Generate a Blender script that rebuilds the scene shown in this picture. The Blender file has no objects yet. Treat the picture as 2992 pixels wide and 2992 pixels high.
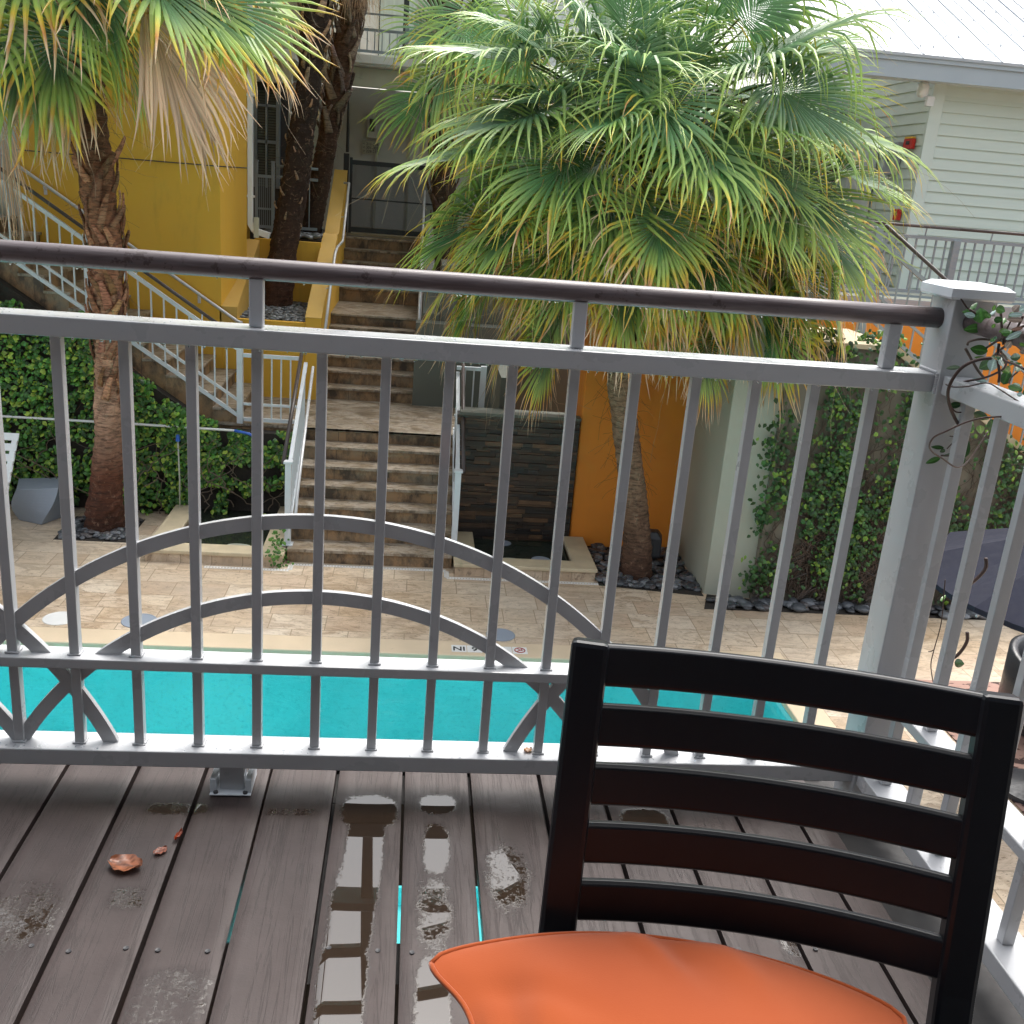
import bpy, math, random
import numpy as np
from mathutils import Vector, Matrix, noise as mnoise
R_ = math.radians
rng = np.random.default_rng(7)
random.seed(7)
C = bpy.context.scene.collection
SC = bpy.context.scene

# ---------------------------------------------------------------- camera
CAM_H = 4.4                      # eye height over the pool deck
FPX = 2950.0                     # focal length in photo pixels (2992 wide)
_n = np.array([-746., 9064., FPX]); _n /= np.linalg.norm(_n)
_X = np.array([28204., 1364., FPX]); _X -= _X.dot(_n) * _n; _X /= np.linalg.norm(_X)
_Z = -_n
_Y = np.cross(_Z, _X)
RM = np.array([_X, _Y, _Z])
cam_d = bpy.data.cameras.new('camera')
cam = bpy.data.objects.new('camera', cam_d); C.objects.link(cam)
cam_d.sensor_width = 36; cam_d.lens = 36 * FPX / 2992
cam_d.clip_start = 0.05; cam_d.clip_end = 2000
rt = RM @ np.array([1, 0, 0]); up = -(RM @ np.array([0, 1, 0])); bk = -(RM @ np.array([0, 0, 1]))
cam.matrix_world = Matrix(((rt[0], up[0], bk[0], 0), (rt[1], up[1], bk[1], 0), (rt[2], up[2], bk[2], CAM_H), (0, 0, 0, 1)))
SC.camera = cam

# ---------------------------------------------------------------- world, sun, exposure (overcast day)
SUN_EL, SUN_AZ = 62.0, 25.0      # azimuth from +Y towards +X
w = bpy.data.worlds.new('World'); SC.world = w; w.use_nodes = True
nt = w.node_tree
for n in list(nt.nodes): nt.nodes.remove(n)
sky = nt.nodes.new('ShaderNodeTexSky'); sky.sky_type = 'NISHITA'; sky.sun_disc = False
sky.sun_elevation = R_(SUN_EL); sky.sun_rotation = R_(SUN_AZ)
sky.air_density = 1.6; sky.dust_density = 5.0; sky.ozone_density = 1.0
hsv = nt.nodes.new('ShaderNodeHueSaturation'); hsv.inputs['Saturation'].default_value = 0.32
bg = nt.nodes.new('ShaderNodeBackground'); bg.inputs['Strength'].default_value = 0.15
wo = nt.nodes.new('ShaderNodeOutputWorld')
nt.links.new(sky.outputs[0], hsv.inputs['Color']); nt.links.new(hsv.outputs[0], bg.inputs['Color']); nt.links.new(bg.outputs[0], wo.inputs['Surface'])
sl = bpy.data.lights.new('sun', 'SUN'); sl.energy = 1.15; sl.angle = R_(40); sl.color = (1.0, 0.96, 0.9)
so = bpy.data.objects.new('sun', sl); C.objects.link(so)
_d = Vector((math.sin(R_(SUN_AZ)) * math.cos(R_(SUN_EL)), math.cos(R_(SUN_AZ)) * math.cos(R_(SUN_EL)), math.sin(R_(SUN_EL))))
so.rotation_euler = _d.to_track_quat('Z', 'Y').to_euler()
SC.view_settings.view_transform = 'Standard'; SC.view_settings.look = 'None'
SC.view_settings.exposure = 1.22; SC.view_settings.gamma = 1
SC.render.engine = 'CYCLES'
SC.cycles.max_bounces = 8; SC.cycles.transparent_max_bounces = 12

# ---------------------------------------------------------------- surveying helpers: sight lines of the photo met with known planes
S_ = 2992 / 1932
def ray(px, py):
    d = RM @ np.array([px * S_ - 1496, py * S_ - 1496, FPX]); return d / np.linalg.norm(d)
def _hit(d, t): return np.array([0, 0, CAM_H]) + d * t
def onz(px, py, z): d = ray(px, py); return _hit(d, (z - CAM_H) / d[2])
def ony(px, py, y): d = ray(px, py); return _hit(d, y / d[1])
def onx(px, py, x): d = ray(px, py); return _hit(d, x / d[0])

# ---------------------------------------------------------------- objects
def tag(o, label=None, cat=None, group=None, kind=None):
    if label: o['label'] = label
    if cat: o['category'] = cat
    if group: o['group'] = group
    if kind: o['kind'] = kind
    return o
def thing(name, label, cat, loc=(0, 0, 0), group=None):
    o = bpy.data.objects.new(name, None); C.objects.link(o)
    o.location = loc; o.empty_display_size = 0.1
    return tag(o, label, cat, group)

class MB:
    def __init__(s): s.v = []; s.f = []; s.c = []; s.mi = []; s.n = 0; s.col = False
    def add(s, verts, faces, col=None, mi=0):
        verts = np.asarray(verts, float).reshape(-1, 3); b = s.n
        s.v.append(verts); s.n += len(verts)
        if isinstance(faces, np.ndarray): faces = (faces + b).tolist()
        else: faces = [[i + b for i in f] for f in faces]
        s.f += faces; s.mi += [mi] * len(faces)
        if col is not None:
            s.col = True; col = np.asarray(col, float)
            if col.ndim == 1: col = np.tile(col, (len(verts), 1))
        else: col = np.tile([1., 1., 1.], (len(verts), 1))
        s.c.append(col); return s
    def box(s, x0, x1, y0, y1, z0, z1, mi=0, col=None):
        v = [(x, y, z) for z in (z0, z1) for y in (y0, y1) for x in (x0, x1)]
        return s.add(v, [[0, 2, 3, 1], [4, 5, 7, 6], [0, 1, 5, 4], [1, 3, 7, 5], [3, 2, 6, 7], [2, 0, 4, 6]], col, mi)
    def obox(s, p, u, v_, w_, mi=0, col=None):       # box from a corner and three edge vectors
        p, u, v_, w_ = [np.asarray(a, float) for a in (p, u, v_, w_)]
        if np.dot(np.cross(u, v_), w_) < 0: p = p + u; u = -u
        v = [p + a * u + b * v_ + c * w_ for c in (0, 1) for b in (0, 1) for a in (0, 1)]
        return s.add(v, [[0, 2, 3, 1], [4, 5, 7, 6], [0, 1, 5, 4], [1, 3, 7, 5], [3, 2, 6, 7], [2, 0, 4, 6]], col, mi)
    def beam(s, a, b, w_, h, up=(0, 0, 1), col=None):  # box section along a..b, centred
        a, b, up = [np.asarray(q, float) for q in (a, b, up)]
        d = b - a; dn = d / np.linalg.norm(d); sd = np.cross(dn, up); sd /= np.linalg.norm(sd); uu = np.cross(sd, dn)
        return s.obox(a - sd * w_ / 2 - uu * h / 2, d, sd * w_, uu * h, col=col)
    def prism(s, pts, axis, a, b, mi=0, col=None):      # polygon (2D) extruded along an axis
        n = len(pts)
        def mk(p, t):
            return {'y': (p[0], t, p[1]), 'x': (t, p[0], p[1]), 'z': (p[0], p[1], t)}[axis]
        ar = sum(pts[i][0] * pts[(i + 1) % n][1] - pts[(i + 1) % n][0] * pts[i][1] for i in range(n))
        flip = (ar > 0) == (axis == 'y')
        v = [mk(p, a) for p in pts] + [mk(p, b) for p in pts]
        f = [[i for i in range(n)][::-1], [n + i for i in range(n)]] + [[i, (i + 1) % n, n + (i + 1) % n, n + i] for i in range(n)]
        if flip: f = [q[::-1] for q in f]
        return s.add(v, f, col, mi)
    def tube(s, pts, r, seg=8, col=None, caps=True):
        P = np.asarray(pts, float); n = len(P); r = np.broadcast_to(np.asarray(r, float), (n,))
        T = np.gradient(P, axis=0); T /= np.linalg.norm(T, axis=1)[:, None] + 1e-12
        ref = np.array([0, 0, 1.]) if abs(T[0][2]) < .9 else np.array([1., 0, 0])
        A = np.zeros_like(P); a = np.cross(T[0], ref); a /= np.linalg.norm(a)
        for i in range(n):
            a = a - T[i] * a.dot(T[i]); a /= np.linalg.norm(a); A[i] = a
        B = np.cross(T, A); th = np.linspace(0, 2 * math.pi, seg, endpoint=False)
        V = P[:, None] + r[:, None, None] * (np.cos(th)[None, :, None] * A[:, None] + np.sin(th)[None, :, None] * B[:, None])
        F = []
        for i in range(n - 1):
            for j in range(seg):
                k = (j + 1) % seg; F.append([i * seg + j, i * seg + k, (i + 1) * seg + k, (i + 1) * seg + j])
        if caps: F.append(list(range(seg))[::-1]); F.append([(n - 1) * seg + j for j in range(seg)])
        return s.add(V.reshape(-1, 3), F, col)
    def lathe(s, prof, cx, cy, seg=24, col=None):
        return s.rings([[(cx + r * math.cos(t), cy + r * math.sin(t), z) for t in np.linspace(0, 2 * math.pi, seg, endpoint=False)] for r, z in prof], col)
    def rings(s, rings, col=None, caps=True):
        m = len(rings[0]); V = np.array(rings).reshape(-1, 3); F = []
        for i in range(len(rings) - 1):
            for j in range(m):
                k = (j + 1) % m; F.append([i * m + j, i * m + k, (i + 1) * m + k, (i + 1) * m + j])
        if caps: F.append(list(range(m))[::-1]); F.append([(len(rings) - 1) * m + j for j in range(m)])
        return s.add(V, F, col)
    def build(s, name, mat, parent=None, smooth=False, bevel=0, label=None):
        V = np.concatenate(s.v) if s.v else np.zeros((0, 3))
        if parent is not None: V = V - np.array(wloc(parent))
        me = bpy.data.meshes.new(name); me.from_pydata(V.tolist(), [], s.f)
        mats = mat if isinstance(mat, (list, tuple)) else [mat]
        for m in mats: me.materials.append(m)
        if len(mats) > 1: me.polygons.foreach_set('material_index', s.mi)
        if s.col:
            at = me.color_attributes.new('Col', 'FLOAT_COLOR', 'POINT')
            cc = np.ones((len(V), 4)); cc[:, :3] = np.concatenate(s.c); at.data.foreach_set('color', cc.ravel())
        if smooth: me.polygons.foreach_set('use_smooth', [True] * len(me.polygons))
        me.update(); me.validate()
        o = bpy.data.objects.new(name, me); C.objects.link(o)
        if parent is not None: o.parent = parent
        if bevel:
            b = o.modifiers.new('bevel', 'BEVEL'); b.width = bevel; b.segments = 2; b.limit_method = 'ANGLE'; b.angle_limit = R_(40)
            b.harden_normals = False
        if label: o['label'] = label
        return o
def wloc(o):
    l = Vector(o.location)
    while o.parent: o = o.parent; l = l + Vector(o.location)
    return l
def single(name, mb, mat, label, cat, group=None, kind=None, smooth=False, bevel=0):
    o = mb.build(name, mat, None, smooth, bevel)
    if kind == 'structure': o['kind'] = 'structure'; return o
    return tag(o, label, cat, group, kind)

# ---------------------------------------------------------------- materials
def nmat(name):
    m = bpy.data.materials.new(name); m.use_nodes = True; t = m.node_tree
    b = t.nodes['Principled BSDF']; return m, t, b
def N(t, typ, **kw):
    n = t.nodes.new(typ)
    for k, v in kw.items():
        if k in n.inputs: n.inputs[k].default_value = v
        else: setattr(n, k, v)
    return n
def ramp(t, fac, stops):
    r = t.nodes.new('ShaderNodeValToRGB'); e = r.color_ramp.elements
    while len(e) < len(stops): e.new(0.5)
    for i, (p, c) in enumerate(stops):
        e[i].position = p; e[i].color = (c, c, c, 1) if isinstance(c, (int, float)) else (*c, 1)
    t.links.new(fac, r.inputs[0]); return r.outputs[0]
def mix(t, fac, a, b, typ='MIX'):
    n = t.nodes.new('ShaderNodeMix'); n.data_type = 'RGBA'; n.blend_type = typ
    for i, q in ((0, fac), (6, a), (7, b)):
        if isinstance(q, (int, float)): n.inputs[i].default_value = q
        elif isinstance(q, tuple): n.inputs[i].default_value = (*q, 1)
        else: t.links.new(q, n.inputs[i])
    return n.outputs[2]
def pos(t, scale=(1, 1, 1), obj=False, rot=(0, 0, 0)):
    if obj: s = t.nodes.new('ShaderNodeTexCoord').outputs['Object']
    else: s = t.nodes.new('ShaderNodeNewGeometry').outputs['Position']
    m = t.nodes.new('ShaderNodeMapping'); m.inputs['Scale'].default_value = scale; m.inputs['Rotation'].default_value = rot
    t.links.new(s, m.inputs[0]); return m.outputs[0]
def noi(t, vec, scale, detail=4, rough=.55, dist=0.):
    n = N(t, 'ShaderNodeTexNoise', Scale=scale, Detail=detail, Roughness=rough, Distortion=dist); t.links.new(vec, n.inputs['Vector']); return n.outputs['Fac']
def bump(t, b, h, strength=.3, dist=.01):
    n = N(t, 'ShaderNodeBump', Strength=strength, Distance=dist); t.links.new(h, n.inputs['Height']); t.links.new(n.outputs[0], b.inputs['Normal'])
def plain(name, c, rough=.5, var=.15, scale=3., bmp=0., bscale=60., metal=0., dirt=None, stretch=(1, 1, 1), spec=.5, coat=0.):
    m, t, b = nmat(name); v = pos(t, stretch)
    f = noi(t, v, scale, 6, .6)
    c1 = tuple(x * (1 - var) for x in c); c2 = tuple(min(1, x * (1 + var)) for x in c)
    o = mix(t, ramp(t, f, [(.3, 0.), (.7, 1.)]), c1, c2)
    if dirt:
        g = noi(t, pos(t, (stretch[0] * 1.3, stretch[1] * 1.3, stretch[2] * .35)), dirt[1], 6, .65)
        o = mix(t, ramp(t, g, [(dirt[2], 0.), (dirt[2] + .18, 1.)]), o, dirt[0])
    t.links.new(o, b.inputs['Base Color']); b.inputs['Metallic'].default_value = metal
    b.inputs['Specular IOR Level'].default_value = spec; b.inputs['Coat Weight'].default_value = coat
    r = ramp(t, noi(t, v, scale * 4, 4), [(.3, max(0, rough - .08)), (.7, min(1, rough + .1))]); t.links.new(r, b.inputs['Roughness'])
    if bmp: bump(t, b, noi(t, v, bscale, 5), bmp, .005)
    return m
def attr_leaf(name, rough=.42, trans=.22, spec=.5):
    m, t, b = nmat(name); a = t.nodes.new('ShaderNodeAttribute'); a.attribute_name = 'Col'
    t.links.new(a.outputs['Color'], b.inputs['Base Color']); b.inputs['Roughness'].default_value = rough
    b.inputs['Specular IOR Level'].default_value = spec
    tr = t.nodes.new('ShaderNodeBsdfTranslucent'); t.links.new(a.outputs['Color'], tr.inputs[0])
    mx = t.nodes.new('ShaderNodeMixShader'); mx.inputs[0].default_value = trans
    t.links.new(b.outputs[0], mx.inputs[1]); t.links.new(tr.outputs[0], mx.inputs[2]); t.links.new(mx.outputs[0], t.nodes['Material Output'].inputs[0])
    return m
M = {}
M['rail'] = plain('rail_paint', (.455, .465, .485), .3, .05, 3, .05, 260, spec=.55, coat=.35)
M['rail'].node_tree.nodes['Principled BSDF'].inputs['Coat Roughness'].default_value = .08
M['rail'].node_tree.nodes['Principled BSDF'].inputs['Coat IOR'].default_value = 1.6
M['rail_far'] = plain('far_rail_paint', (.24, .29, .33), .45, .06, 4)
M['rail_white'] = plain('pale_rail_paint', (.60, .64, .68), .4, .08, 5)
M['steel'] = plain('galvanised_tube', (.62, .63, .65), .35, .1, 8, metal=.3)
M['white'] = plain('white_paint', (.74, .75, .76), .5, .06, 3, dirt=((.45, .44, .42), 5, .66))
M['cream'] = plain('cream_paint', (.50, .51, .42), .6, .05, 3, dirt=((.36, .35, .29), 3, .62))
M['yellow'] = plain('ochre_stucco', (.74, .425, .05), .75, .06, .9, .12, 160, dirt=((.55, .32, .045), 1.2, .53))
M['yellow_cap'] = plain('ochre_stucco_cap', (.60, .38, .09), .6, .08, 1.5, .12, 160, dirt=((.4, .24, .05), 5, .66))
M['orange'] = plain('orange_stucco', (.80, .27, .03), .7, .05, 1.2, .12, 160, dirt=((.66, .21, .025), 1.6, .54))
M['greywall'] = plain('grey_green_stucco', (.40, .41, .34), .75, .05, 1.3, .1, 140, dirt=((.28, .27, .21), 1.3, .6))
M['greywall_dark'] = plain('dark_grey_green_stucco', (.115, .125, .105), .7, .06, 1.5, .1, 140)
M['siding'] = plain('sage_siding', (.58, .65, .59), .55, .04, 2, .08, 90, stretch=(.3, 1, 3))
M['trim'] = plain('sage_trim', (.60, .67, .62), .5, .04, 2)
M['roof'] = plain('white_metal_roof', (.40, .435, .475), .4, .04, 1.2)
M['fascia'] = plain('blue_grey_fascia', (.36, .42, .47), .5, .05, 2)
M['black'] = plain('black_metal', (.015, .017, .02), .35, .1, 5)
M['dark'] = plain('dark_timber', (.035, .032, .035), .5, .2, 3)
M['darkglass'] = plain('dark_glass', (.03, .04, .042), .08, .2, 3)
M['drop'] = plain('clear_raindrop', (.8, .85, .9), .02, .02, 5)
_b = M['drop'].node_tree.nodes['Principled BSDF']; _b.inputs['Transmission Weight'].default_value = 1.0; _b.inputs['IOR'].default_value = 1.33
M['screw'] = plain('roof_screw', (.48, .51, .54), .5, .05, 3)
M['red'] = plain('red_plastic', (.55, .03, .02), .4, .05, 3)
M['greybox'] = plain('grey_box', (.32, .34, .37), .45, .05, 3)
M['pvc'] = plain('white_pipe', (.72, .73, .72), .35, .05, 4, dirt=((.3, .3, .26), 9, .68))
M['blue'] = plain('blue_tape', (.03, .12, .5), .4, .1, 5)
M['planter'] = plain('grey_blue_resin', (.26, .30, .36), .55, .05, 3, .05, 200)
M['resin'] = plain('charcoal_resin', (.035, .037, .045), .35, .08, 6)
M['canvas'] = plain('charcoal_canvas', (.02, .0215, .035), .9, .06, 5, .08, 300, spec=.2)
M['frame_dark'] = plain('dark_frame', (.05, .05, .055), .5, .1, 5)
M['lamp'] = plain('lamp_glass', (.5, .52, .5), .3, .05, 5)
M['brown_rail'] = plain('brown_handrail_paint', (.062, .048, .046), .4, .1, 5)
M['soil'] = plain('dark_soil', (.03, .025, .02), .9, .3, 20, .5, 60)
M['bark_pale'] = plain('vine_stem_bark', (.10, .075, .06), .7, .3, 30)
M['leaf_palm'] = attr_leaf('palm_leaf', .38, .2)
M['leaf_ivy'] = attr_leaf('ivy_leaf', .4, .15)
M['leaf_vine'] = attr_leaf('vine_leaf', .25, .15)

def m_pavers():
    m, t, b = nmat('travertine_pavers')
    v = pos(t, (1, 1, 1), rot=(0, 0, .004))
    br = N(t, 'ShaderNodeTexBrick', Scale=1.0)
    br.inputs['Brick Width'].default_value = .56; br.inputs['Row Height'].default_value = .36
    br.inputs['Mortar Size'].default_value = .0055; br.inputs['Mortar Smooth'].default_value = .2
    br.inputs['Color1'].default_value = (0, 0, 0, 1); br.inputs['Color2'].default_value = (1, 1, 1, 1); br.inputs['Mortar'].default_value = (.5, .5, .5, 1)
    br.inputs['Bias'].default_value = 0; br.offset = .43; br.offset_frequency = 2; br.squash = .62; br.squash_frequency = 3
    t.links.new(v, br.inputs['Vector'])
    base = ramp(t, br.outputs['Color'], [(0., (.46, .31, .19)), (.2, (.62, .47, .32)), (.45, (.70, .57, .42)), (.7, (.60, .46, .32)), (.85, (.73, .61, .47)), (1., (.54, .38, .25))])
    va = noi(t, pos(t, (1.1, 2.4, 1), rot=(0, 0, .3)), 2.6, 9, .72, 1.4)
    base = mix(t, ramp(t, va, [(.45, 0.), (.60, .8)]), base, (.36, .25, .155), 'MIX')
    pits = noi(t, pos(t, (2, 5.5, 1), rot=(0, 0, .2)), 7.5, 7, .72, .9)
    base = mix(t, ramp(t, pits, [(.565, 0.), (.61, .85)]), base, (.17, .105, .06))
    gr = noi(t, v, .55, 5)
    base = mix(t, ramp(t, gr, [(.38, 0.), (.7, .55)]), base, (.52, .47, .40))
    base = mix(t, br.outputs['Fac'], base, (.33, .25, .17))
    t.links.new(base, b.inputs['Base Color'])
    t.links.new(ramp(t, noi(t, v, 1.1, 5), [(.4, .35), (.62, .62)]), b.inputs['Roughness'])
    hh = mix(t, br.outputs['Fac'], ramp(t, pits, [(.55, 1.), (.68, 0.)]), (0., 0., 0.))
    bump(t, b, hh, .35, .004); return m
M['pavers'] = m_pavers()
M['coping'] = plain('cream_coping_stone', (.62, .50, .35), .6, .1, 1.5, .15, 60, dirt=((.42, .32, .2), 6, .64))
M['basin_stone'] = plain('basin_coping_stone', (.56, .47, .32), .65, .12, 5, .25, 50, dirt=((.30, .29, .16), 3, .58))
def m_stair(riser):
    m, t, b = nmat('stair_riser_stone' if riser else 'stair_tread_stone')
    v = pos(t)
    if riser:
        a = noi(t, pos(t, (1, 1, .8)), 2.3, 7, .65)
        base = ramp(t, a, [(.3, (.22, .175, .12)), (.5, (.33, .20, .10)), (.7, (.21, .18, .13))])
        st = noi(t, pos(t, (1.5, 1.5, .8)), 2.4, 9, .74)
        base = mix(t, ramp(t, st, [(.44, 0.), (.60, .92)]), base, (.045, .034, .025))
        j = N(t, 'ShaderNodeTexBrick', Scale=1.0); j.inputs['Brick Width'].default_value = .62; j.inputs['Row Height'].default_value = 40; j.inputs['Mortar Size'].default_value = .003
        t.links.new(v, j.inputs['Vector']); base = mix(t, j.outputs['Fac'], base, (.05, .04, .03))
    else:
        a = noi(t, pos(t, (1, 1.3, 1)), 2.6, 9, .74, .8)
        base = ramp(t, a, [(.28, (.09, .07, .05)), (.43, (.22, .165, .105)), (.55, (.36, .31, .25)), (.66, (.25, .165, .09)), (.8, (.13, .11, .09))])
        st = noi(t, pos(t, (2, 5, 1)), 4, 7, .7)
        base = mix(t, ramp(t, st, [(.50, 0.), (.62, .85)]), base, (.085, .062, .042))
    t.links.new(base, b.inputs['Base Color'])
    t.links.new(ramp(t, noi(t, v, 3, 4), [(.35, .3), (.6, .65)]), b.inputs['Roughness'])
    bump(t, b, noi(t, v, 30, 6, .7), .25, .006); return m
M['riser'] = m_stair(True); M['tread'] = m_stair(False)
def m_slate():
    m, t, b = nmat('stacked_slate'); a = t.nodes.new('ShaderNodeAttribute'); a.attribute_name = 'Col'
    n = noi(t, pos(t, (6, 6, 40)), 1.5, 6, .7)
    c = mix(t, ramp(t, n, [(.35, 0.), (.7, .75)]), a.outputs['Color'], (.012, .01, .009))
    t.links.new(c, b.inputs['Base Color']); b.inputs['Roughness'].default_value = .35
    bump(t, b, n, .6, .01); return m
M['slate'] = m_slate()
def m_water_pool():
    m, t, b = nmat('pool_water'); o = t.nodes['Material Output']
    gl = N(t, 'ShaderNodeBsdfGlossy', Roughness=0.0); tr = N(t, 'ShaderNodeBsdfTransparent', Color=(.80, .97, .97, 1))
    n = noi(t, pos(t, (1, 1.6, 1)), 3.0, 3, .5, .3); bp = N(t, 'ShaderNodeBump', Strength=.3, Distance=.04)
    t.links.new(n, bp.inputs['Height']); t.links.new(bp.outputs[0], gl.inputs['Normal'])
    fr = N(t, 'ShaderNodeFresnel', IOR=1.42); t.links.new(bp.outputs[0], fr.inputs['Normal'])
    mx = t.nodes.new('ShaderNodeMixShader'); t.links.new(fr.outputs[0], mx.inputs[0]); t.links.new(tr.outputs[0], mx.inputs[1]); t.links.new(gl.outputs[0], mx.inputs[2])
    t.links.new(mx.outputs[0], o.inputs[0]); return m
M['pool_water'] = m_water_pool()
def m_shell():
    m, t, b = nmat('turquoise_pool_plaster'); n = noi(t, pos(t), .55, 4, .6, .5); f = noi(t, pos(t), 22, 5, .75)
    c = mix(t, ramp(t, n, [(.3, 0.), (.7, 1.)]), (.15, .60, .62), (.26, .82, .84))
    c = mix(t, ramp(t, f, [(.52, 0.), (.72, .4)]), c, (.02, .35, .38)); t.links.new(c, b.inputs['Base Color']); b.inputs['Roughness'].default_value = .8; return m
M['shell'] = m_shell()
def m_basin_water():
    m, t, b = nmat('dark_basin_water'); b.inputs['Base Color'].default_value = (.022, .028, .02, 1); b.inputs['Roughness'].default_value = .02
    b.inputs['IOR'].default_value = 1.33; bump(t, b, noi(t, pos(t), 9, 3), .08, .01); return m
M['basin_water'] = m_basin_water()
def m_pebble():
    m, t, b = nmat('river_pebbles'); a = t.nodes.new('ShaderNodeAttribute'); a.attribute_name = 'Col'
    n = noi(t, pos(t), 45, 5, .7); c = mix(t, ramp(t, n, [(.4, 0.), (.75, .5)]), a.outputs['Color'], (.02, .022, .025))
    t.links.new(c, b.inputs['Base Color']); b.inputs['Roughness'].default_value = .33; return m
M['pebble'] = m_pebble()
def m_trunk():
    m, t, b = nmat('palm_trunk_bark'); a = t.nodes.new('ShaderNodeAttribute'); a.attribute_name = 'Col'
    f = noi(t, pos(t, (5, 5, 26)), 1.6, 8, .72, .5); g = noi(t, pos(t, (3, 3, 3)), 5, 6, .7, 1.)
    c = mix(t, ramp(t, f, [(.46, 0.), (.60, .7)]), a.outputs['Color'], (.022, .012, .008))
    hi = mix(t, .55, a.outputs['Color'], (.62, .40, .27))
    c = mix(t, ramp(t, g, [(.56, 0.), (.70, .6)]), c, hi)
    t.links.new(c, b.inputs['Base Color']); b.inputs['Roughness'].default_value = .72; b.inputs['Specular IOR Level'].default_value = .3
    h = N(t, 'ShaderNodeMath', operation='ADD'); t.links.new(f, h.inputs[0]); t.links.new(g, h.inputs[1]); bump(t, b, h.outputs[0], .8, .025); return m
M['trunk'] = m_trunk()
def m_deck():
    m, t, b = nmat('wet_brown_deck_paint')
    at = t.nodes.new('ShaderNodeAttribute'); at.attribute_name = 'Col'
    sp = t.nodes.new('ShaderNodeSeparateColor'); t.links.new(at.outputs['Color'], sp.inputs[0])   # r: wetness, g: board tone, b: offset
    ob = pos(t); cb = t.nodes.new('ShaderNodeCombineXYZ'); t.links.new(sp.outputs['Blue'], cb.inputs['Z'])
    va = N(t, 'ShaderNodeVectorMath', operation='MULTIPLY_ADD'); t.links.new(cb.outputs[0], va.inputs[0]); va.inputs[1].default_value = (0, 0, 9); t.links.new(ob, va.inputs[2])
    mp = t.nodes.new('ShaderNodeMapping'); mp.inputs['Scale'].default_value = (30, 1.3, 1); t.links.new(va.outputs[0], mp.inputs[0])
    grain = noi(t, mp.outputs[0], 1.6, 7, .6, .9)
    lines = ramp(t, grain, [(.468, 0.), (.495, 1.), (.522, 0.)])
    brd = noi(t, va.outputs[0], 7, 5, .6)
    c = mix(t, ramp(t, brd, [(.3, 0.), (.7, 1.)]), (.044, .031, .029), (.072, .054, .051))
    c = mix(t, sp.outputs['Green'], c, (.056, .045, .045))
    c = mix(t, ramp(t, lines, [(0., 0.), (1., .5)]), c, (.02, .015, .014))
    sc = noi(t, va.outputs[0], 26, 5, .8); c = mix(t, ramp(t, sc, [(.69, 0.), (.74, .5)]), c, (.03, .02, .012))
    wn = noi(t, va.outputs[0], 17, 9, .80); wn2 = noi(t, va.outputs[0], 110, 4, .8)
    s1 = N(t, 'ShaderNodeMath', operation='MULTIPLY_ADD'); t.links.new(wn, s1.inputs[0]); s1.inputs[1].default_value = 1.15; t.links.new(sp.outputs['Red'], s1.inputs[2])
    s2 = N(t, 'ShaderNodeMath', operation='MULTIPLY_ADD'); t.links.new(wn2, s2.inputs[0]); s2.inputs[1].default_value = .85; t.links.new(s1.outputs[0], s2.inputs[2])
    wet = ramp(t, s2.outputs[0], [(.985, 0.), (1., 1.)]) if False else None
    mr = N(t, 'ShaderNodeMapRange'); mr.inputs['From Min'].default_value = 1.40; mr.inputs['From Max'].default_value = 1.57; t.links.new(s2.outputs[0], mr.inputs['Value'])
    wet = mr.outputs[0]
    dm = N(t, 'ShaderNodeMapRange'); dm.inputs['From Min'].default_value = 1.08; dm.inputs['From Max'].default_value = 1.42; dm.inputs['To Max'].default_value = .75; t.links.new(s2.outputs[0], dm.inputs['Value'])
    c = mix(t, dm.outputs[0], c, (.036, .026, .024))
    c = mix(t, wet, c, (.030, .019, .012)); t.links.new(c, b.inputs['Base Color'])
    rr = ramp(t, noi(t, va.outputs[0], 5, 5, .7), [(.35, .34), (.65, .52)])
    rr = mix(t, dm.outputs[0], rr, (.22, .22, .22)); r2 = mix(t, wet, rr, (.015, .015, .015)); t.links.new(r2, b.inputs['Roughness'])
    iv = N(t, 'ShaderNodeMapRange'); t.links.new(wet, iv.inputs['Value']); iv.inputs['To Min'].default_value = 1.36; iv.inputs['To Max'].default_value = 1.75; t.links.new(iv.outputs[0], b.inputs['IOR'])
    h = mix(t, .35, grain, wn2); h = mix(t, ramp(t, lines, [(0., 0.), (1., .6)]), h, (0., 0., 0.)); h = mix(t, wet, h, (.62, .62, .62))
    bump(t, b, h, .35, .0022); return m
M['deck'] = m_deck()
M['joist'] = plain('joist_timber', (.02, .018, .018), .7, .2, 6)
def m_handrail():
    m, t, b = nmat('brown_round_handrail'); v = pos(t, (1.5, 22, 22))
    g = noi(t, v, 6, 6, .6, .6); c = mix(t, ramp(t, g, [(.35, 0.), (.65, 1.)]), (.085, .064, .066), (.13, .105, .11))
    st = noi(t, pos(t, (1, 1, 1)), 38, 4, .7); zone = noi(t, pos(t, (1, .1, .1)), 6, 2)
    k = N(t, 'ShaderNodeMath', operation='MULTIPLY'); t.links.new(ramp(t, st, [(.55, 0.), (.60, 1.)]), k.inputs[0]); t.links.new(ramp(t, zone, [(.46, 0.), (.52, .65)]), k.inputs[1])
    c = mix(t, k.outputs[0], c, (.028, .012, .010)); t.links.new(c, b.inputs['Base Color']); b.inputs['Roughness'].default_value = .36
    bump(t, b, g, .25, .003); return m
M['handrail'] = m_handrail()
def m_chair():
    m, t, b = nmat('espresso_chair_lacquer'); g = noi(t, pos(t, (1, 1, 1)), 9, 5)
    c = mix(t, ramp(t, g, [(.3, 0.), (.7, 1.)]), (.0085, .010, .0145), (.011, .013, .018)); t.links.new(c, b.inputs['Base Color'])
    b.inputs['Roughness'].default_value = .33; b.inputs['Specular IOR Level'].default_value = .29; return m
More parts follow.
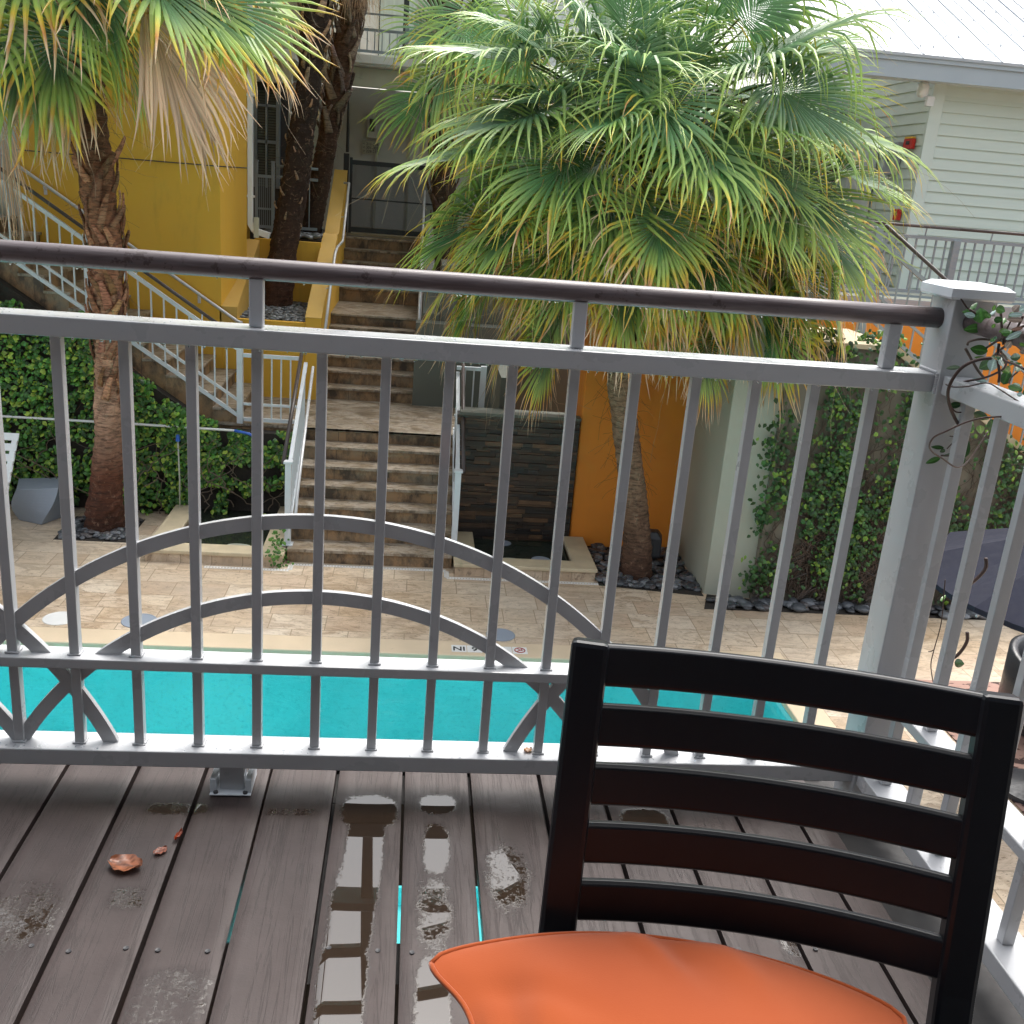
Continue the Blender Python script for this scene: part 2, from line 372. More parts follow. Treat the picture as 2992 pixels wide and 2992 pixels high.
M['chair'] = m_chair()
def m_cushion():
    m, t, b = nmat('orange_cushion_fabric'); v = pos(t)
    g = noi(t, v, 5, 4); c = mix(t, ramp(t, g, [(.3, 0.), (.7, 1.)]), (.29, .054, .010), (.335, .066, .012)); t.links.new(c, b.inputs['Base Color'])
    b.inputs['Roughness'].default_value = .85; b.inputs['Sheen Weight'].default_value = .25; b.inputs['Specular IOR Level'].default_value = .2
    w1 = N(t, 'ShaderNodeTexVoronoi', Scale=620.); t.links.new(v, w1.inputs['Vector']); bump(t, b, w1.outputs['Distance'], .14, .0006); return m
M['cushion'] = m_cushion()
def m_rug():
    m, t, b = nmat('spotted_outdoor_rug'); v = pos(t, (1, 1.8, 1), rot=(0, 0, .5)); g = noi(t, v, 7, 3, .5, .4)
    c = ramp(t, g, [(.4, (.05, .025, .022)), (.44, (.36, .22, .18)), (1., (.42, .27, .22))]); t.links.new(c, b.inputs['Base Color']); b.inputs['Roughness'].default_value = .9; return m
M['rug'] = m_rug()
def m_mesh():
    m, t, b = nmat('fine_wire_mesh'); o = t.nodes['Material Output']
    b.inputs['Base Color'].default_value = (.03, .035, .05, 1); b.inputs['Roughness'].default_value = .4
    tr = t.nodes.new('ShaderNodeBsdfTransparent'); mx = t.nodes.new('ShaderNodeMixShader'); mx.inputs[0].default_value = .34
    t.links.new(tr.outputs[0], mx.inputs[1]); t.links.new(b.outputs[0], mx.inputs[2]); t.links.new(mx.outputs[0], o.inputs[0]); return m
M['wire'] = m_mesh()
M['curtain'] = plain('pale_curtain', (.55, .63, .60), .7, .12, 6, stretch=(9, 9, .3))
M['inside'] = plain('grey_portico_wall', (.60, .63, .62), .7, .05, 2)
M['far_dark'] = plain('dark_side_wall', (.05, .05, .055), .6, .1, 2)
M['stain_tile'] = plain('white_tile', (.74, .74, .72), .4, .04, 5)
M['ink'] = plain('black_ink', (.01, .01, .012), .5, .05, 5)
M['redink'] = plain('red_ink', (.35, .05, .04), .5, .05, 5)
M['housewall'] = plain('house_wall_stucco', (.14, .155, .18), .8, .05, 1)

M['vinewall'] = plain('shaded_stained_grey_stucco', (.17, .155, .12), .8, .12, 2.5, .15, 120, dirt=((.07, .06, .045), 2.2, .48))  # shade on this face is put into the darker base; blotches are root stains
# ================================================================ SETTING
# ground sheet under everything, out to the horizon
single('ground', MB().box(-300, 300, -300, 300, -3.2, -3.0), M['soil'], None, None, kind='structure')
PX0, PX1, PY0, PY1 = -9.0, 3.6, 4.42, 8.9
# paved pool deck (sheet with the pool, tree pit and beds on or in it)
g = MB()
for a in ((-14, 14, 9.22, 16.5), (-14, -9.33, 4.1, 9.22), (3.93, 14, 4.1, 9.22), (-14, 14, -3, 4.1)):
    g.box(a[0], a[1], a[2], a[3], -.3, 0.)
single('pool_deck', g, M['pavers'], None, None, kind='structure')
g = MB()
g.box(PX0 - .33, PX1 + .33, PY1, PY1 + .32, -.06, .004); g.box(PX0 - .33, PX1 + .33, PY0 - .32, PY0, -.06, .004)
g.box(PX0 - .33, PX0, PY0, PY1, -.06, .004); g.box(PX1, PX1 + .33, PY0, PY1, -.06, .004)
single('pool_coping', g, M['coping'], None, None, kind='structure', bevel=.012)
g = MB(); g.box(PX0, PX1, PY0, PY1, -1.5, -1.3)
g.box(PX0, PX1, PY1, PY1 + .3, -1.5, -.06); g.box(PX0, PX1, PY0 - .3, PY0, -1.5, -.06); g.box(PX0 - .3, PX0, PY0, PY1, -1.5, -.06); g.box(PX1, PX1 + .3, PY0, PY1, -1.5, -.06)
g.box(PX0, PX1, 6.9, 7.45, -1.3, -1.12)
single('pool_shell', g, M['shell'], None, None, kind='structure')
single('pool_water', MB().add([(PX0, PY0, -.12), (PX1, PY0, -.12), (PX1, PY1, -.12), (PX0, PY1, -.12)], [[0, 1, 2, 3]]), M['pool_water'], None, None, kind='structure')

def pebbles(name, label, area, n, size, zf, seed, soil=True, cols=None):
    r = np.random.default_rng(seed); mb = MB()
    cols = cols or [(.075, .082, .092), (.12, .13, .145), (.045, .048, .055), (.19, .20, .215), (.09, .08, .08)]
    th = np.linspace(0, 2 * math.pi, 10, endpoint=False); ph = np.array([-.95, -.5, 0, .5, .95]) * math.pi / 2
    base = np.array([[math.cos(p) * math.cos(t), math.cos(p) * math.sin(t), math.sin(p)] for p in ph for t in th])
    F = [[i * 10 + j, i * 10 + (j + 1) % 10, (i + 1) * 10 + (j + 1) % 10, (i + 1) * 10 + j] for i in range(4) for j in range(10)]
    F += [list(range(10))[::-1], [40 + j for j in range(10)]]
    for k in range(n):
        p = area(r)
        if p is None: continue
        s = size * r.uniform(.6, 1.35); v = base * np.array([s, s * r.uniform(.62, .92), s * r.uniform(.3, .42)])
        v *= (1 + .07 * np.sin(v[:, [0]] * 40 + r.uniform(0, 6)))
        a = r.uniform(0, 6.28); tl = r.normal(0, .22)
        Rz = np.array([[math.cos(a), -math.sin(a), 0], [math.sin(a), math.cos(a), 0], [0, 0, 1]]); Rx = np.array([[1, 0, 0], [0, math.cos(tl), -math.sin(tl)], [0, math.sin(tl), math.cos(tl)]])
        v = v @ Rx.T @ Rz.T + np.array([p[0], p[1], zf(p[0], p[1]) + s * .25 + r.uniform(0, size * .35)])
        mb.add(v, F, np.array(cols[r.integers(len(cols))]) * r.uniform(.75, 1.3))
    return single(name, mb, M['pebble'], label, 'pebbles', kind='stuff', smooth=True)
def rect(x0, x1, y0, y1, avoid=None):
    def f(r):
        for _ in range(8):
            x, y = r.uniform(x0, x1), r.uniform(y0, y1)
            if avoid is None or math.hypot(x - avoid[0], y - avoid[1]) > avoid[2]: return (x, y)
        return None
    return f
# ---------------------------------------------------------------- stone staircase (lower flight, landing, upper flight)
t = thing('stone_staircase', 'wide stained brown stone staircase rising from the pool deck to the mesh gate', 'staircase', (-.4, 11.2, 0))
LN = [11.18, 11.50, 11.79, 12.08, 12.36, 12.68, 12.97]; RZ = .17
def flight(name, xs, ys, zs, yend, base):
    mb = MB()
    for i, (y, z) in enumerate(zip(ys, zs)):
        y2 = ys[i + 1] + .03 if i + 1 < len(ys) else yend
        x0, x1 = xs(i)
        mb.box(x0, x1, y + .025, y2, base, z - .035, mi=0)
        mb.box(x0 - .002, x1 + .002, y, y2 + .0, z - .035, z, mi=1)
    o = mb.build(name, [M['riser'], M['tread']], t, bevel=.006); return o
zs = [RZ * (i + 1) for i in range(7)]
flight('lower_flight', lambda i: (-1.36, .56), LN, zs, 13.0, -.05)
zA = zs[-1]
mb = MB(); mb.box(-2.5, 1.14, 13.0, 14.8, .2, zA - .035, 0); mb.box(-2.62, 1.16, 12.97, 14.8, zA - .035, zA + .001, 1)
mb.build('landing', [M['riser'], M['tread']], t, bevel=.006)
UY = [14.75, 15.05, 15.35, 15.65, 15.95, 16.25, 17.9, 18.2, 18.5, 18.8, 19.1]
UZ = [1.365, 1.56, 1.735, 1.905, 2.08, 2.245, 2.48, 2.67, 2.87, 3.065, 3.26]
flight('upper_flight', lambda i: (-1.34, .03 if i < 6 else .03), UY, UZ, 21.9, .3)
MB().box(-1.345, 1.3, 19.45, 22, 3.262, 3.30).build('threshold', M['basin_stone'], t)

# ---------------------------------------------------------------- slate walls, basins
def slate(mb, x0, x1, y, z0, z1, seed):
    r = np.random.default_rng(seed); z = z0
    cols = [(.075, .044, .027), (.045, .03, .022), (.03, .026, .024), (.14, .078, .04), (.055, .034, .02)]
    while z < z1:
        h = r.uniform(.025, .06); x = x0
        while x < x1:
            l = r.uniform(.12, .5); d = r.uniform(0, .035)
            mb.box(x, min(x + l, x1) - .002, y - .02 - d, y + .05, z, min(z + h, z1) - .002, col=np.array(cols[r.integers(5)]) * r.uniform(.6, 1.5)); x += l
        z += h
    mb.box(x0, x1, y + .0, y + .25, z0, z1 - .004, col=(.015, .012, .01))
mb = MB(); slate(mb, .57, 2.1, 12.2, -.2, 1.66, 3)
tr = single('slate_wall', mb, M['slate'], 'dark stacked slate water wall beside the orange wall', 'wall', group='stacked slate walls')
mb = MB(); slate(mb, -2.75, -1.38, 12.93, -.2, 1.1, 4)
single('slate_wall', mb, M['slate'], 'dark stacked slate wall mostly hidden by ivy under the landing', 'wall', group='stacked slate walls')
single('water_trough', MB().box(.6, 2.1, 12.12, 12.3, 1.665, 1.70).box(.6, 2.1, 12.5, 12.9, 1.2, 1.6), M['greywall_dark'], 'dark grey metal spillway trough on top of the slate water wall', 'trough')
def basin(x0, x1, y0, y1, label, extra, gap=None):
    t = thing('fountain_basin', label, 'basin', ((x0 + x1) / 2, y0, 0), group='stone edged fountain basins')
    h = .15; w_ = .27
    mb = MB(); mb.box(x0, x1, y0, y0 + w_, h - .045, h)
    sides = MB(); sides.box(x0 + .02, x1 - .02, y0 + .025, y0 + w_ - .02, -.05, h - .045)
    for (a, b) in ((x0, x0 + w_), (x1 - w_, x1)):
        mb.box(a, b, y0 + w_ - .001, y1, h - .047, h - .002); sides.box(a + .02, b - .02, y0 + w_ - .02, y1, -.05, h - .047)
    mb.build('coping', M['basin_stone'], t, bevel=.008); sides.build('tiled_side', M['pavers'], t)
    MB().box(x0 + w_, x1 - w_, y0 + w_, y1, -.3, .06).build('water', M['basin_water'], t)
    return t
bR = basin(.58, 2.28, 10.98, 12.14, 'cream stone fountain basin below the slate wall beside the orange wall', 0)
bL = basin(-2.95, -1.38, 11.02, 12.9, 'cream stone fountain basin below the ivy, left of the staircase', 0)
def disc(name, cx, cy, z, r, mat, label, cat, group=None, r2=None):
    mb = MB(); mb.lathe([(r, z), (r, z + .006), (r * .93, z + .009), (r * .9, z + .006), (.001, z + .007)], cx, cy, 32); return single(name, mb, mat, label, cat, group)
def coil(cx, cy, z, label):
    mb = MB(); a = np.linspace(0, 4 * math.pi, 60); mb.tube([(cx + .14 * math.cos(q), cy + .07 * math.sin(q), z + .01 * q / 6) for q in a], .012, 6)
    mb.tube([(cx + .02, cy - .05, z + .02), (cx + .1, cy - .12, z + .02), (cx + .16, cy - .1, z + .01)], .008, 6)
    return single('cable_coil', mb, M['cream'], label, 'cable', group='coiled lamp cables')
coil(1.28, 11.34, .065, 'pale coiled cable with lamp lying in the right fountain basin')
coil(-1.95, 11.42, .065, 'pale coiled cable lying in the left fountain basin')
disc('basin_drain', 1.66, 11.45, .062, .12, M['planter'], 'round grey drain cover in the right fountain basin', 'drain cover')
disc('basin_drain', 1.25, 12.0, .062, .09, M['planter'], 'small round drain cover under the slate water wall', 'drain cover')
disc('skimmer_lid', -3.33, 9.42, .001, .16, M['stain_tile'], 'round white skimmer lid in the paving by the pool', 'lid', 'round skimmer lids')
o = disc('skimmer_lid', -2.58, 9.43, .001, .17, M['planter'], 'round grey skimmer lid beside the white one', 'lid', 'round skimmer lids')
o = disc('skimmer_lid', 1.02, 9.4, .001, .15, M['planter'], 'round grey skimmer lid next to the depth tiles', 'lid', 'round skimmer lids')
# slotted drain channel
mb = MB()
def chan(a, b):
    a, b = np.array([*a, .0]), np.array([*b, .0]); L = np.linalg.norm(b - a); d = (b - a) / L; s = np.array([-d[1], d[0], 0])
    mb.obox(a - s * .028 + [0, 0, -.02], d * L, s * .012, (0, 0, .025)); mb.obox(a + s * .016 + [0, 0, -.02], d * L, s * .012, (0, 0, .025))
    k = 0
    while k < L: mb.obox(a + d * k - s * .018 + [0, 0, -.015], d * .018, s * .036, (0, 0, .019)); k += .034
chan((-2.25, 10.93), (-1.3, 10.93)); chan((-1.3, 10.95), (-1.3, 11.1)); chan((-1.3, 11.12), (.5, 11.12)); chan((.5, 11.1), (.5, 10.92)); chan((.5, 10.9), (2.28, 10.9))
single('drain_channel', mb, M['stain_tile'], 'thin white slotted drain channel along the foot of the stairs and basins', 'drain')

# ---------------------------------------------------------------- depth marker tiles with lettering
def text_mesh(s, size, loc, rotz, mat, name, parent=None, rotx=0, ext=.0012, offset=0.):
    cu = bpy.data.curves.new(name, 'FONT'); cu.body = s; cu.size = size; cu.extrude = ext; cu.align_x = 'CENTER'; cu.align_y = 'CENTER'; cu.offset = offset
    o = bpy.data.objects.new(name + '_tmp', cu); C.objects.link(o); dg = bpy.context.evaluated_depsgraph_get()
    me = bpy.data.meshes.new_from_object(o.evaluated_get(dg)); bpy.data.objects.remove(o); bpy.data.curves.remove(cu)
    me.transform(Matrix.Translation(Vector(loc) - (wloc(parent) if parent else Vector())) @ Matrix.Rotation(rotz, 4, 'Z') @ Matrix.Rotation(rotx, 4, 'X'))
    me.materials.clear(); me.materials.append(mat); me.name = name
    q = bpy.data.objects.new(name, me); C.objects.link(q)
    if parent: q.parent = parent
    return q
y0 = 9.045
for i, (x, s, lab) in enumerate(((.58, 'IN', 'white depth tile lettered IN set in the pool coping'), (.735, '6', 'white depth tile with the number in the pool coping, beside the lettered one'),
                       (1.03, '', 'blank white tile in the coping beside the no diving tile'), (1.185, 'o', 'white no diving tile with a crossed red circle in the coping'))):
    t = thing('marker_tile', lab, 'tile', (x, y0, .004), group='depth marker tiles in the pool coping')
    MB().box(x - .074, x + .074, y0 - .074, y0 + .074, .0045, .0075).build('tile', M['stain_tile'], t)
    if s in ('IN', '6'): text_mesh(s, .125, (x, y0, .008), math.pi, M['ink'], 'lettering', t, ext=.0006, offset=.002)
    if s == 'o':
        a = np.linspace(0, 2 * math.pi, 40); mb = MB(); mb.tube([(x + .05 * math.cos(q), y0 + .05 * math.sin(q), .009) for q in a], .0055, 6)
        mb.tube([(x - .035, y0 - .035, .009), (x + .035, y0 + .035, .009)], .005, 6); mb.tube([(x - .02, y0 + .03, .009), (x + .01, y0, .009), (x + .028, y0 - .012, .009)], .004, 6)
        mb.build('crossed_circle', M['redink'], t)

# ---------------------------------------------------------------- ochre building and left stair
SL = .665
def slope_z(x): return 1.28 + (-2.2 - x) * SL          # bottom rail of the side stair
t = thing('ochre_house', 'ochre yellow stucco building beside the left stairs', 'building', (-4, 14.65, 1))
mb = MB(); mb.prism([(-5.33, 14.65), (-2.72, 14.65), (-2.575, 15.95), (-2.95, 15.99), (-2.95, 22), (-5.33, 22)], 'z', .5, 9.5)
mb.build('wall', M['yellow'], t)
MB().box(-5.335, -2.716, 14.640, 14.652, 4.305, 4.318).obox((-2.7155, 14.645, 4.305), (.144, 1.29, 0), (.004, 0, 0), (0, 0, .013)).build('groove', M['frame_dark'], t)
MB().box(-9, -5.33, 14.75, 15.0, .5, 9.5).build('side_wall', M['inside'], t)
t = thing('side_staircase', 'stone steps climbing left along the ochre wall', 'staircase', (-3.5, 13, 0))
mb = MB(); x = -2.25; z = zA
for i in range(16):
    z += .19; x1 = x; x -= .286
    mb.box(x - (.0 if i < 15 else 2.5), x1, 13.02, 14.645, z - 1.2, z - .035, 0); mb.box(x - .005 - (0 if i < 15 else 2.5), x1 + .025, 13.0, 14.645, z - .035, z, 1)
mb.build('steps', [M['riser'], M['tread']], t, bevel=.005)

def railing(t, pts, hand_dz, top_dz, bot_dz, mid_dz, y, mat, hmat, spacing=.14, hy=.04, bw=.018, posts=(), post_w=.06, post_top=.06, caps=False, axis='x'):
    """railing along a polyline of (x, z_foot); heights are offsets over that line"""
    def P(a, zz, dy=0): return (a, y + dy, zz) if axis == 'x' else (y + dy, a, zz)
    for (xa, za), (xb, zb) in zip(pts[:-1], pts[1:]):
        MB().beam(P(xa, za + top_dz), P(xb, zb + top_dz), .05, .045).build('top_rail', mat, t)
        MB().beam(P(xa, za + bot_dz), P(xb, zb + bot_dz), .045, .045).build('bottom_rail', mat, t)
        if mid_dz: MB().beam(P(xa, za + mid_dz), P(xb, zb + mid_dz), .035, .03).build('mid_rail', mat, t)
        n = max(1, int(abs(xb - xa) / spacing))
        for i in range(1, n):
            x_ = xa + (xb - xa) * i / n; z_ = za + (zb - za) * i / n
            if any(abs(x_ - p[0]) < .05 for p in posts): continue
            MB().beam(P(x_, z_ + bot_dz), P(x_, z_ + top_dz), bw, bw, up=(1, 0, 0) if axis == 'x' else (0, 1, 0)).build('baluster', mat, t)
        if hand_dz:
            MB().tube([P(xa, za + hand_dz, hy), P(xb, zb + hand_dz, hy)], .022, 10).build('handrail', hmat, t, smooth=True)
            n = max(1, round(abs(xb - xa) / 1.1))
            for i in range(n):
                x_ = xa + (xb - xa) * (i + .5) / n; z_ = za + (zb - za) * (i + .5) / n
                MB().beam(P(x_, z_ + top_dz, 0), P(x_, z_ + hand_dz, hy), .015, .015, up=(1, 0, 0) if axis == 'x' else (0, 1, 0)).build('bracket', mat, t)
    for (x_, zb_, zt_) in posts:
        q = MB().beam(P(x_, zb_), P(x_, zt_), post_w, post_w, up=(1, 0, 0)).build('post', mat, t, bevel=.003)
        c = P(x_, zt_)
        if caps: MB().box(c[0] - post_w * .65, c[0] + post_w * .65, c[1] - post_w * .65, c[1] + post_w * .65, c[2], c[2] + .02).build('post_cap', mat, q)
t = thing('stair_railing', 'pale grey sloped railing with brown handrail on the side stairs by the ochre wall', 'railing', (-3.6, 13, 1.2), group='metal stair railings')
railing(t, [(-5.6, slope_z(-5.6)), (-4.02, slope_z(-4.02)), (-2.2, slope_z(-2.2))], .98, .86, 0, .2, 13.0, M['rail_white'], M['brown_rail'], .14, .05, posts=[(-4.0, 2.35, 3.42), (-2.19, zA, 2.16)], post_w=.075)
t = thing('landing_railing', 'short level pale railing at the front left edge of the stair landing', 'railing', (-1.8, 13, 1.2), group='metal stair railings')
railing(t, [(-2.15, 1.24), (-1.44, 1.24)], 0, .83, 0, .2, 13.02, M['rail_white'], M['brown_rail'], .11, posts=[], post_w=.075)
t = thing('landing_railing', 'short level pale railing at the front right edge of the stair landing', 'railing', (.9, 13, 1.2), group='metal stair railings')
railing(t, [(.56, 1.25), (.9, 1.25)], 0, .83, 0, .2, 13.02, M['rail_white'], M['brown_rail'], .11, posts=[(.91, zA, 2.12)], post_w=.075)
# wall mounted handrail on the ochre wall
t = thing('wall_handrail', 'silver tube handrail fixed to the ochre wall above the side stairs', 'handrail', (-4, 14.6, 3), group='silver tube handrails')
a = (-5.55, 14.58, 4.27); b_ = (-2.5, 14.58, 2.27)
MB().tube([(a[0], a[1], a[2] + .12), a, b_, (b_[0] + .08, b_[1], b_[2] - .03)], .022, 10).build('tube', M['steel'], t, smooth=True)
for k in (.18, .5, .83):
    p = np.array(a) * (1 - k) + np.array(b_) * k; MB().tube([p, p - [0, 0, .06], p + [0, .07, -.07]], .009, 6).box(p[0] - .02, p[0] + .02, 14.635, 14.65, p[2] - .14, p[2] - .02).build('bracket', M['steel'], t)
# lower flight railings
def flight_rail(x, label, inner):
    t = thing('stair_railing', label, 'railing', (x, 11.3, 0), group='metal stair railings')
    sl = (zA - .17) / (12.97 - 11.18); zf = lambda y: .17 + (y - 11.3) * sl
    ya, yb = 11.36, 13.05
    q = MB().box(x - .035, x + .035, 11.3, 11.37, .17, 1.16).build('post', M['rail_white'], t, bevel=.003); MB().box(x - .05, x + .05, 11.285, 11.385, 1.16, 1.185).build('post_cap', M['rail_white'], q); MB().box(x - .06, x + .06, 11.27, 11.4, .17, .18).build('base_plate', M['rail_white'], q)
    MB().beam((x, ya, zf(ya) + .84), (x, yb, zf(yb) + .84), .045, .04).build('top_rail', M['rail_white'], t)
    MB().beam((x, ya, zf(ya) + .1), (x, yb, zf(yb) + .1), .045, .04).build('bottom_rail', M['rail_white'], t)
    for k in range(1, 14):
        y = ya + (yb - ya) * k / 14; MB().beam((x, y, zf(y) + .1), (x, y, zf(y) + .84), .016, .016, up=(1, 0, 0)).build('baluster', M['rail_white'], t)
    MB().tube([(x - .06 * inner, ya - .02, zf(ya) + .95), (x - .06 * inner, yb + .05, zf(yb) + .97)], .024, 10).build('handrail', M['brown_rail'], t, smooth=True)
    if inner > 0:
        MB().tube([(x + .07, ya + .18, .42), (x + .08, ya - .02, .44), (x + .09, ya - .06, .52), (x + .09, ya, .62), (x + .09, ya + .1, zf(ya + .1) + .5), (x + .09, yb, zf(yb) + .8)], .019, 10).build('tube', M['steel'], t, smooth=True)
flight_rail(-1.37, 'pale railing with brown handrail on the left side of the lower stairs', 1)
flight_rail(.58, 'pale railing with brown handrail on the right side of the lower stairs', -1)

# ---------------------------------------------------------------- stepped ochre planters and parapet
t = thing('ochre_planter', 'two stepped ochre planter walls filled with grey pebbles around the dark palms', 'planter', (-2.1, 14.65, 1.2))
MB().box(-2.715, -1.56, 14.66, 14.78, .5, 2.285).box(-2.6, -1.56, 14.78, 16.7, 1.0, 2.2).build('front_wall', M['yellow'], t)
MB().box(-2.57, -1.55, 16.7, 16.82, 1.5, 3.27).box(-2.6, -1.56, 16.82, 19.2, 2.0, 3.25).build('upper_wall', M['yellow'], t)
MB().prism([(14.65, 2.2), (14.65, 2.45), (16.7, 3.25), (16.7, 2.2)], 'x', -2.74, -2.5).build('sloped_kerb', M['yellow_cap'], t)
t = thing('ochre_parapet', 'tall sloped ochre parapet wall along the upper stairs', 'wall', (-1.45, 14.65, 1.2))
MB().prism([(14.65, 1.0), (14.65, 2.37), (17.2, 3.38), (17.45, 3.38), (19.15, 4.38), (19.15, 1.0)], 'x', -1.555, -1.335).build('wall', M['yellow'], t)
MB().prism([(14.645, 2.365), (14.645, 2.375), (17.2, 3.392), (17.45, 3.392), (19.16, 4.392), (19.16, 4.38), (17.45, 3.38), (17.2, 3.38)], 'x', -1.56, -1.33).build('cap', M['yellow_cap'], t)
t = thing('parapet_handrail', 'bent silver tube handrail fixed along the ochre parapet', 'handrail', (-1.25, 14.8, 2), group='silver tube handrails')
hp = [onx(*[q * .6457 for q in p], -1.26) for p in ((957, 960), (968, 872), (975, 830))]
k_ = 1932 / 2992
pp = [((700 + a / 1.932) * k_, (b / 1.932) * k_) for a, b in ((484, 1860), (515, 1600), (540, 1430), (552, 1395), (582, 1362), (600, 1200), (618, 1035))]
MB().tube([onx(*q, -1.26) for q in pp] + [np.array(onx(*pp[-1], -1.26)) + [-.09, .02, .0]], .021, 10).build('tube', M['steel'], t, smooth=True)
for i in (1, 5):
    p = onx(*pp[i], -1.26); MB().tube([p, p + np.array([0, 0, -.06]), p + np.array([-.075, 0, -.08])], .008, 6).build('bracket', M['steel'], t)
t = thing('stair_handrail', 'silver tube handrail on posts along the right edge of the upper stairs', 'handrail', (.05, 15, 1.3), group='silver tube handrails')
MB().tube([(.05, 14.8, 2.2), (.05, 16.3, 3.1), (.05, 17.8, 3.25), (.05, 19.1, 4.15)], .021, 10).build('tube', M['steel'], t, smooth=True)
for y, za_, zb_ in ((15.0, 1.365, 2.3), (16.4, 2.245, 3.12), (17.95, 2.48, 3.3), (19.1, 3.26, 4.15)): MB().tube([(.05, y, za_), (.05, y, zb_)], .019, 8).build('post', M['steel'], t, smooth=True)
# downspout
t = thing('downspout', 'white rectangular downspout with elbow on the corner of the ochre building', 'downspout', (-2.5, 16, 3.4))
mb = MB(); mb.beam((-2.53, 16.0, 8), (-2.53, 16.0, 3.50), .09, .075, up=(1, 0, 0)); mb.beam((-2.53, 16.0, 3.53), (-2.46, 15.97, 3.42), .09, .075, up=(0, 1, 0)); mb.beam((-2.47, 15.97, 3.43), (-2.24, 15.93, 3.37), .075, .09)
mb.build('pipe', M['white'], t, bevel=.006); MB().box(-2.59, -2.47, 15.95, 16.05, 3.9, 3.93).box(-2.59, -2.47, 15.95, 16.05, 5.3, 5.33).build('strap', M['white'], t)
MB().box(-2.47, -2.40, 15.92, 15.99, 3.33, 3.62).build('block', M['cream'], t)

# ---------------------------------------------------------------- landing side walls (dark grey green)
single('landing_wall', MB().box(.005, 1.3, 14.66, 15.0, .3, 2.4).prism([(15.0, .3), (15.0, 2.5), (19.2, 3.9), (19.2, .3)], 'x', .1, .34), M['greywall_dark'], 'dark grey green wall at the back right of the stair landing', 'wall', group='dark grey green walls')
single('terrace_base', MB().box(.345, 3.55, 15.05, 19.0, 0, 3.2).box(3.6, 7.5, 16.05, 19.0, 0, 3.2), M['greywall_dark'], None, None, kind='structure')
single('landing_wall', MB().box(1.14, 1.3, 12.95, 14.66, .3, 2.0), M['greywall_dark'], 'dark grey green side wall closing the right end of the stair landing', 'wall', group='dark grey green walls')

# ---------------------------------------------------------------- orange wall, grey green pier, vine wall
single('orange_wall', MB().box(2.11, 3.55, 12.2, 12.9, -.1, 4.05), M['orange'], 'tall bright orange stucco wall behind the large palm', 'wall', bevel=.02)
single('grey_pier', MB().prism([(3.52, 10.74), (4.05, 10.66), (4.05, 12.6), (3.52, 12.6)], 'z', -.1, 4.0), M['greywall'], 'pale grey green pier right of the orange wall', 'wall', bevel=.01)
t = thing('vine_wall', 'grey stucco wall overgrown with creeper along the right of the deck', 'wall', (6, 10.6, 0))
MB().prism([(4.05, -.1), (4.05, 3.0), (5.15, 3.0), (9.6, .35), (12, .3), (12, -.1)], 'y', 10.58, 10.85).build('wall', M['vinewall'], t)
MB().prism([(4.05, 3.0), (4.05, 3.05), (5.2, 3.05), (9.62, .41), (9.6, .35), (5.15, 3.0)], 'y', 10.54, 11.9).build('coping', M['basin_stone'], t)
single('raised_terrace', MB().prism([(4.05, 0), (4.05, 2.99), (5.12, 2.99), (9.6, .3), (9.6, 0)], 'y', 10.86, 12.25), M['greywall'], None, None, kind='structure')
single('stair_wall', MB().prism([(3.6, 0), (3.6, 3.18), (12, 3.18), (12, 0)], 'y', 12.3, 12.6), M['orange'], 'orange wall behind the sloping stair railing on the right', 'wall')
# sloping stair railing on the right
t = thing('stair_railing', 'grey sloping railing with brown handrail in front of the orange wall at right', 'railing', (6, 12, 3), group='metal stair railings')
zr = lambda x: 3.15 - (x - 5.54) * .655
railing(t, [(5.45, zr(5.45)), (9.2, zr(9.2))], 1.07, .88, 0, .3, 12.0, M['rail_far'], M['brown_rail'], .15, -.05, posts=[(5.4, 2.95, 4.25)], post_w=.09)
# walkway with railing
t = thing('walkway', 'raised walkway slab in front of the green siding building', 'walkway', (8, 14, 3))
MB().box(3.6, 15, 13.7, 16.0, 3.05, 3.28).build('slab', M['greywall'], t); MB().box(3.6, 15, 13.66, 13.70, 3.0, 3.3).build('edge', M['fascia'], t)
t = thing('walkway_railing', 'blue grey railing with close bars along the raised walkway', 'railing', (8, 13.9, 3.3), group='metal stair railings')
railing(t, [(3.8, 3.40), (5.55, 3.40), (7.42, 3.40), (9.4, 3.40), (11.5, 3.40)], .88, .735, 0, 0, 13.95, M['rail_far'], M['brown_rail'], .137, -.02, bw=.022, posts=[(5.55, 3.28, 4.13), (7.42, 3.28, 4.13), (9.4, 3.28, 4.13)], post_w=.1)
MB().beam((3.8, 13.95, 3.33), (11.5, 13.95, 3.33), .03, .03).build('foot_rail', M['rail_far'], t)

# ---------------------------------------------------------------- sage siding building
t = thing('siding_house', 'sage green clapboard building with a white metal roof', 'building', (9, 16, 3))
def siding(mb, a, b, z0, z1, nrm, exp=.165):
    a, b, nrm = np.array([*a, 0.]), np.array([*b, 0.]), np.array([*nrm, 0.]); z = z0
    while z < z1:
        p = [a + nrm * .036 + [0, 0, z], b + nrm * .036 + [0, 0, z], b + nrm * .008 + [0, 0, z + exp], a + nrm * .008 + [0, 0, z + exp], a + [0, 0, z], b + [0, 0, z]]
        f = [[0, 1, 2, 3], [4, 5, 1, 0]]
        if np.dot(np.cross(p[1] - p[0], p[3] - p[0]), nrm) < 0: f = [q[::-1] for q in f]
        mb.add(p, f); z += exp
mb = MB(); siding(mb, (7.83, 16.0), (15, 16.0), 2.98, 6.45, (0, -1)); mb.box(7.7, 15, 16.0, 16.2, 2.9, 6.9); mb.build('front_wall', M['siding'], t)
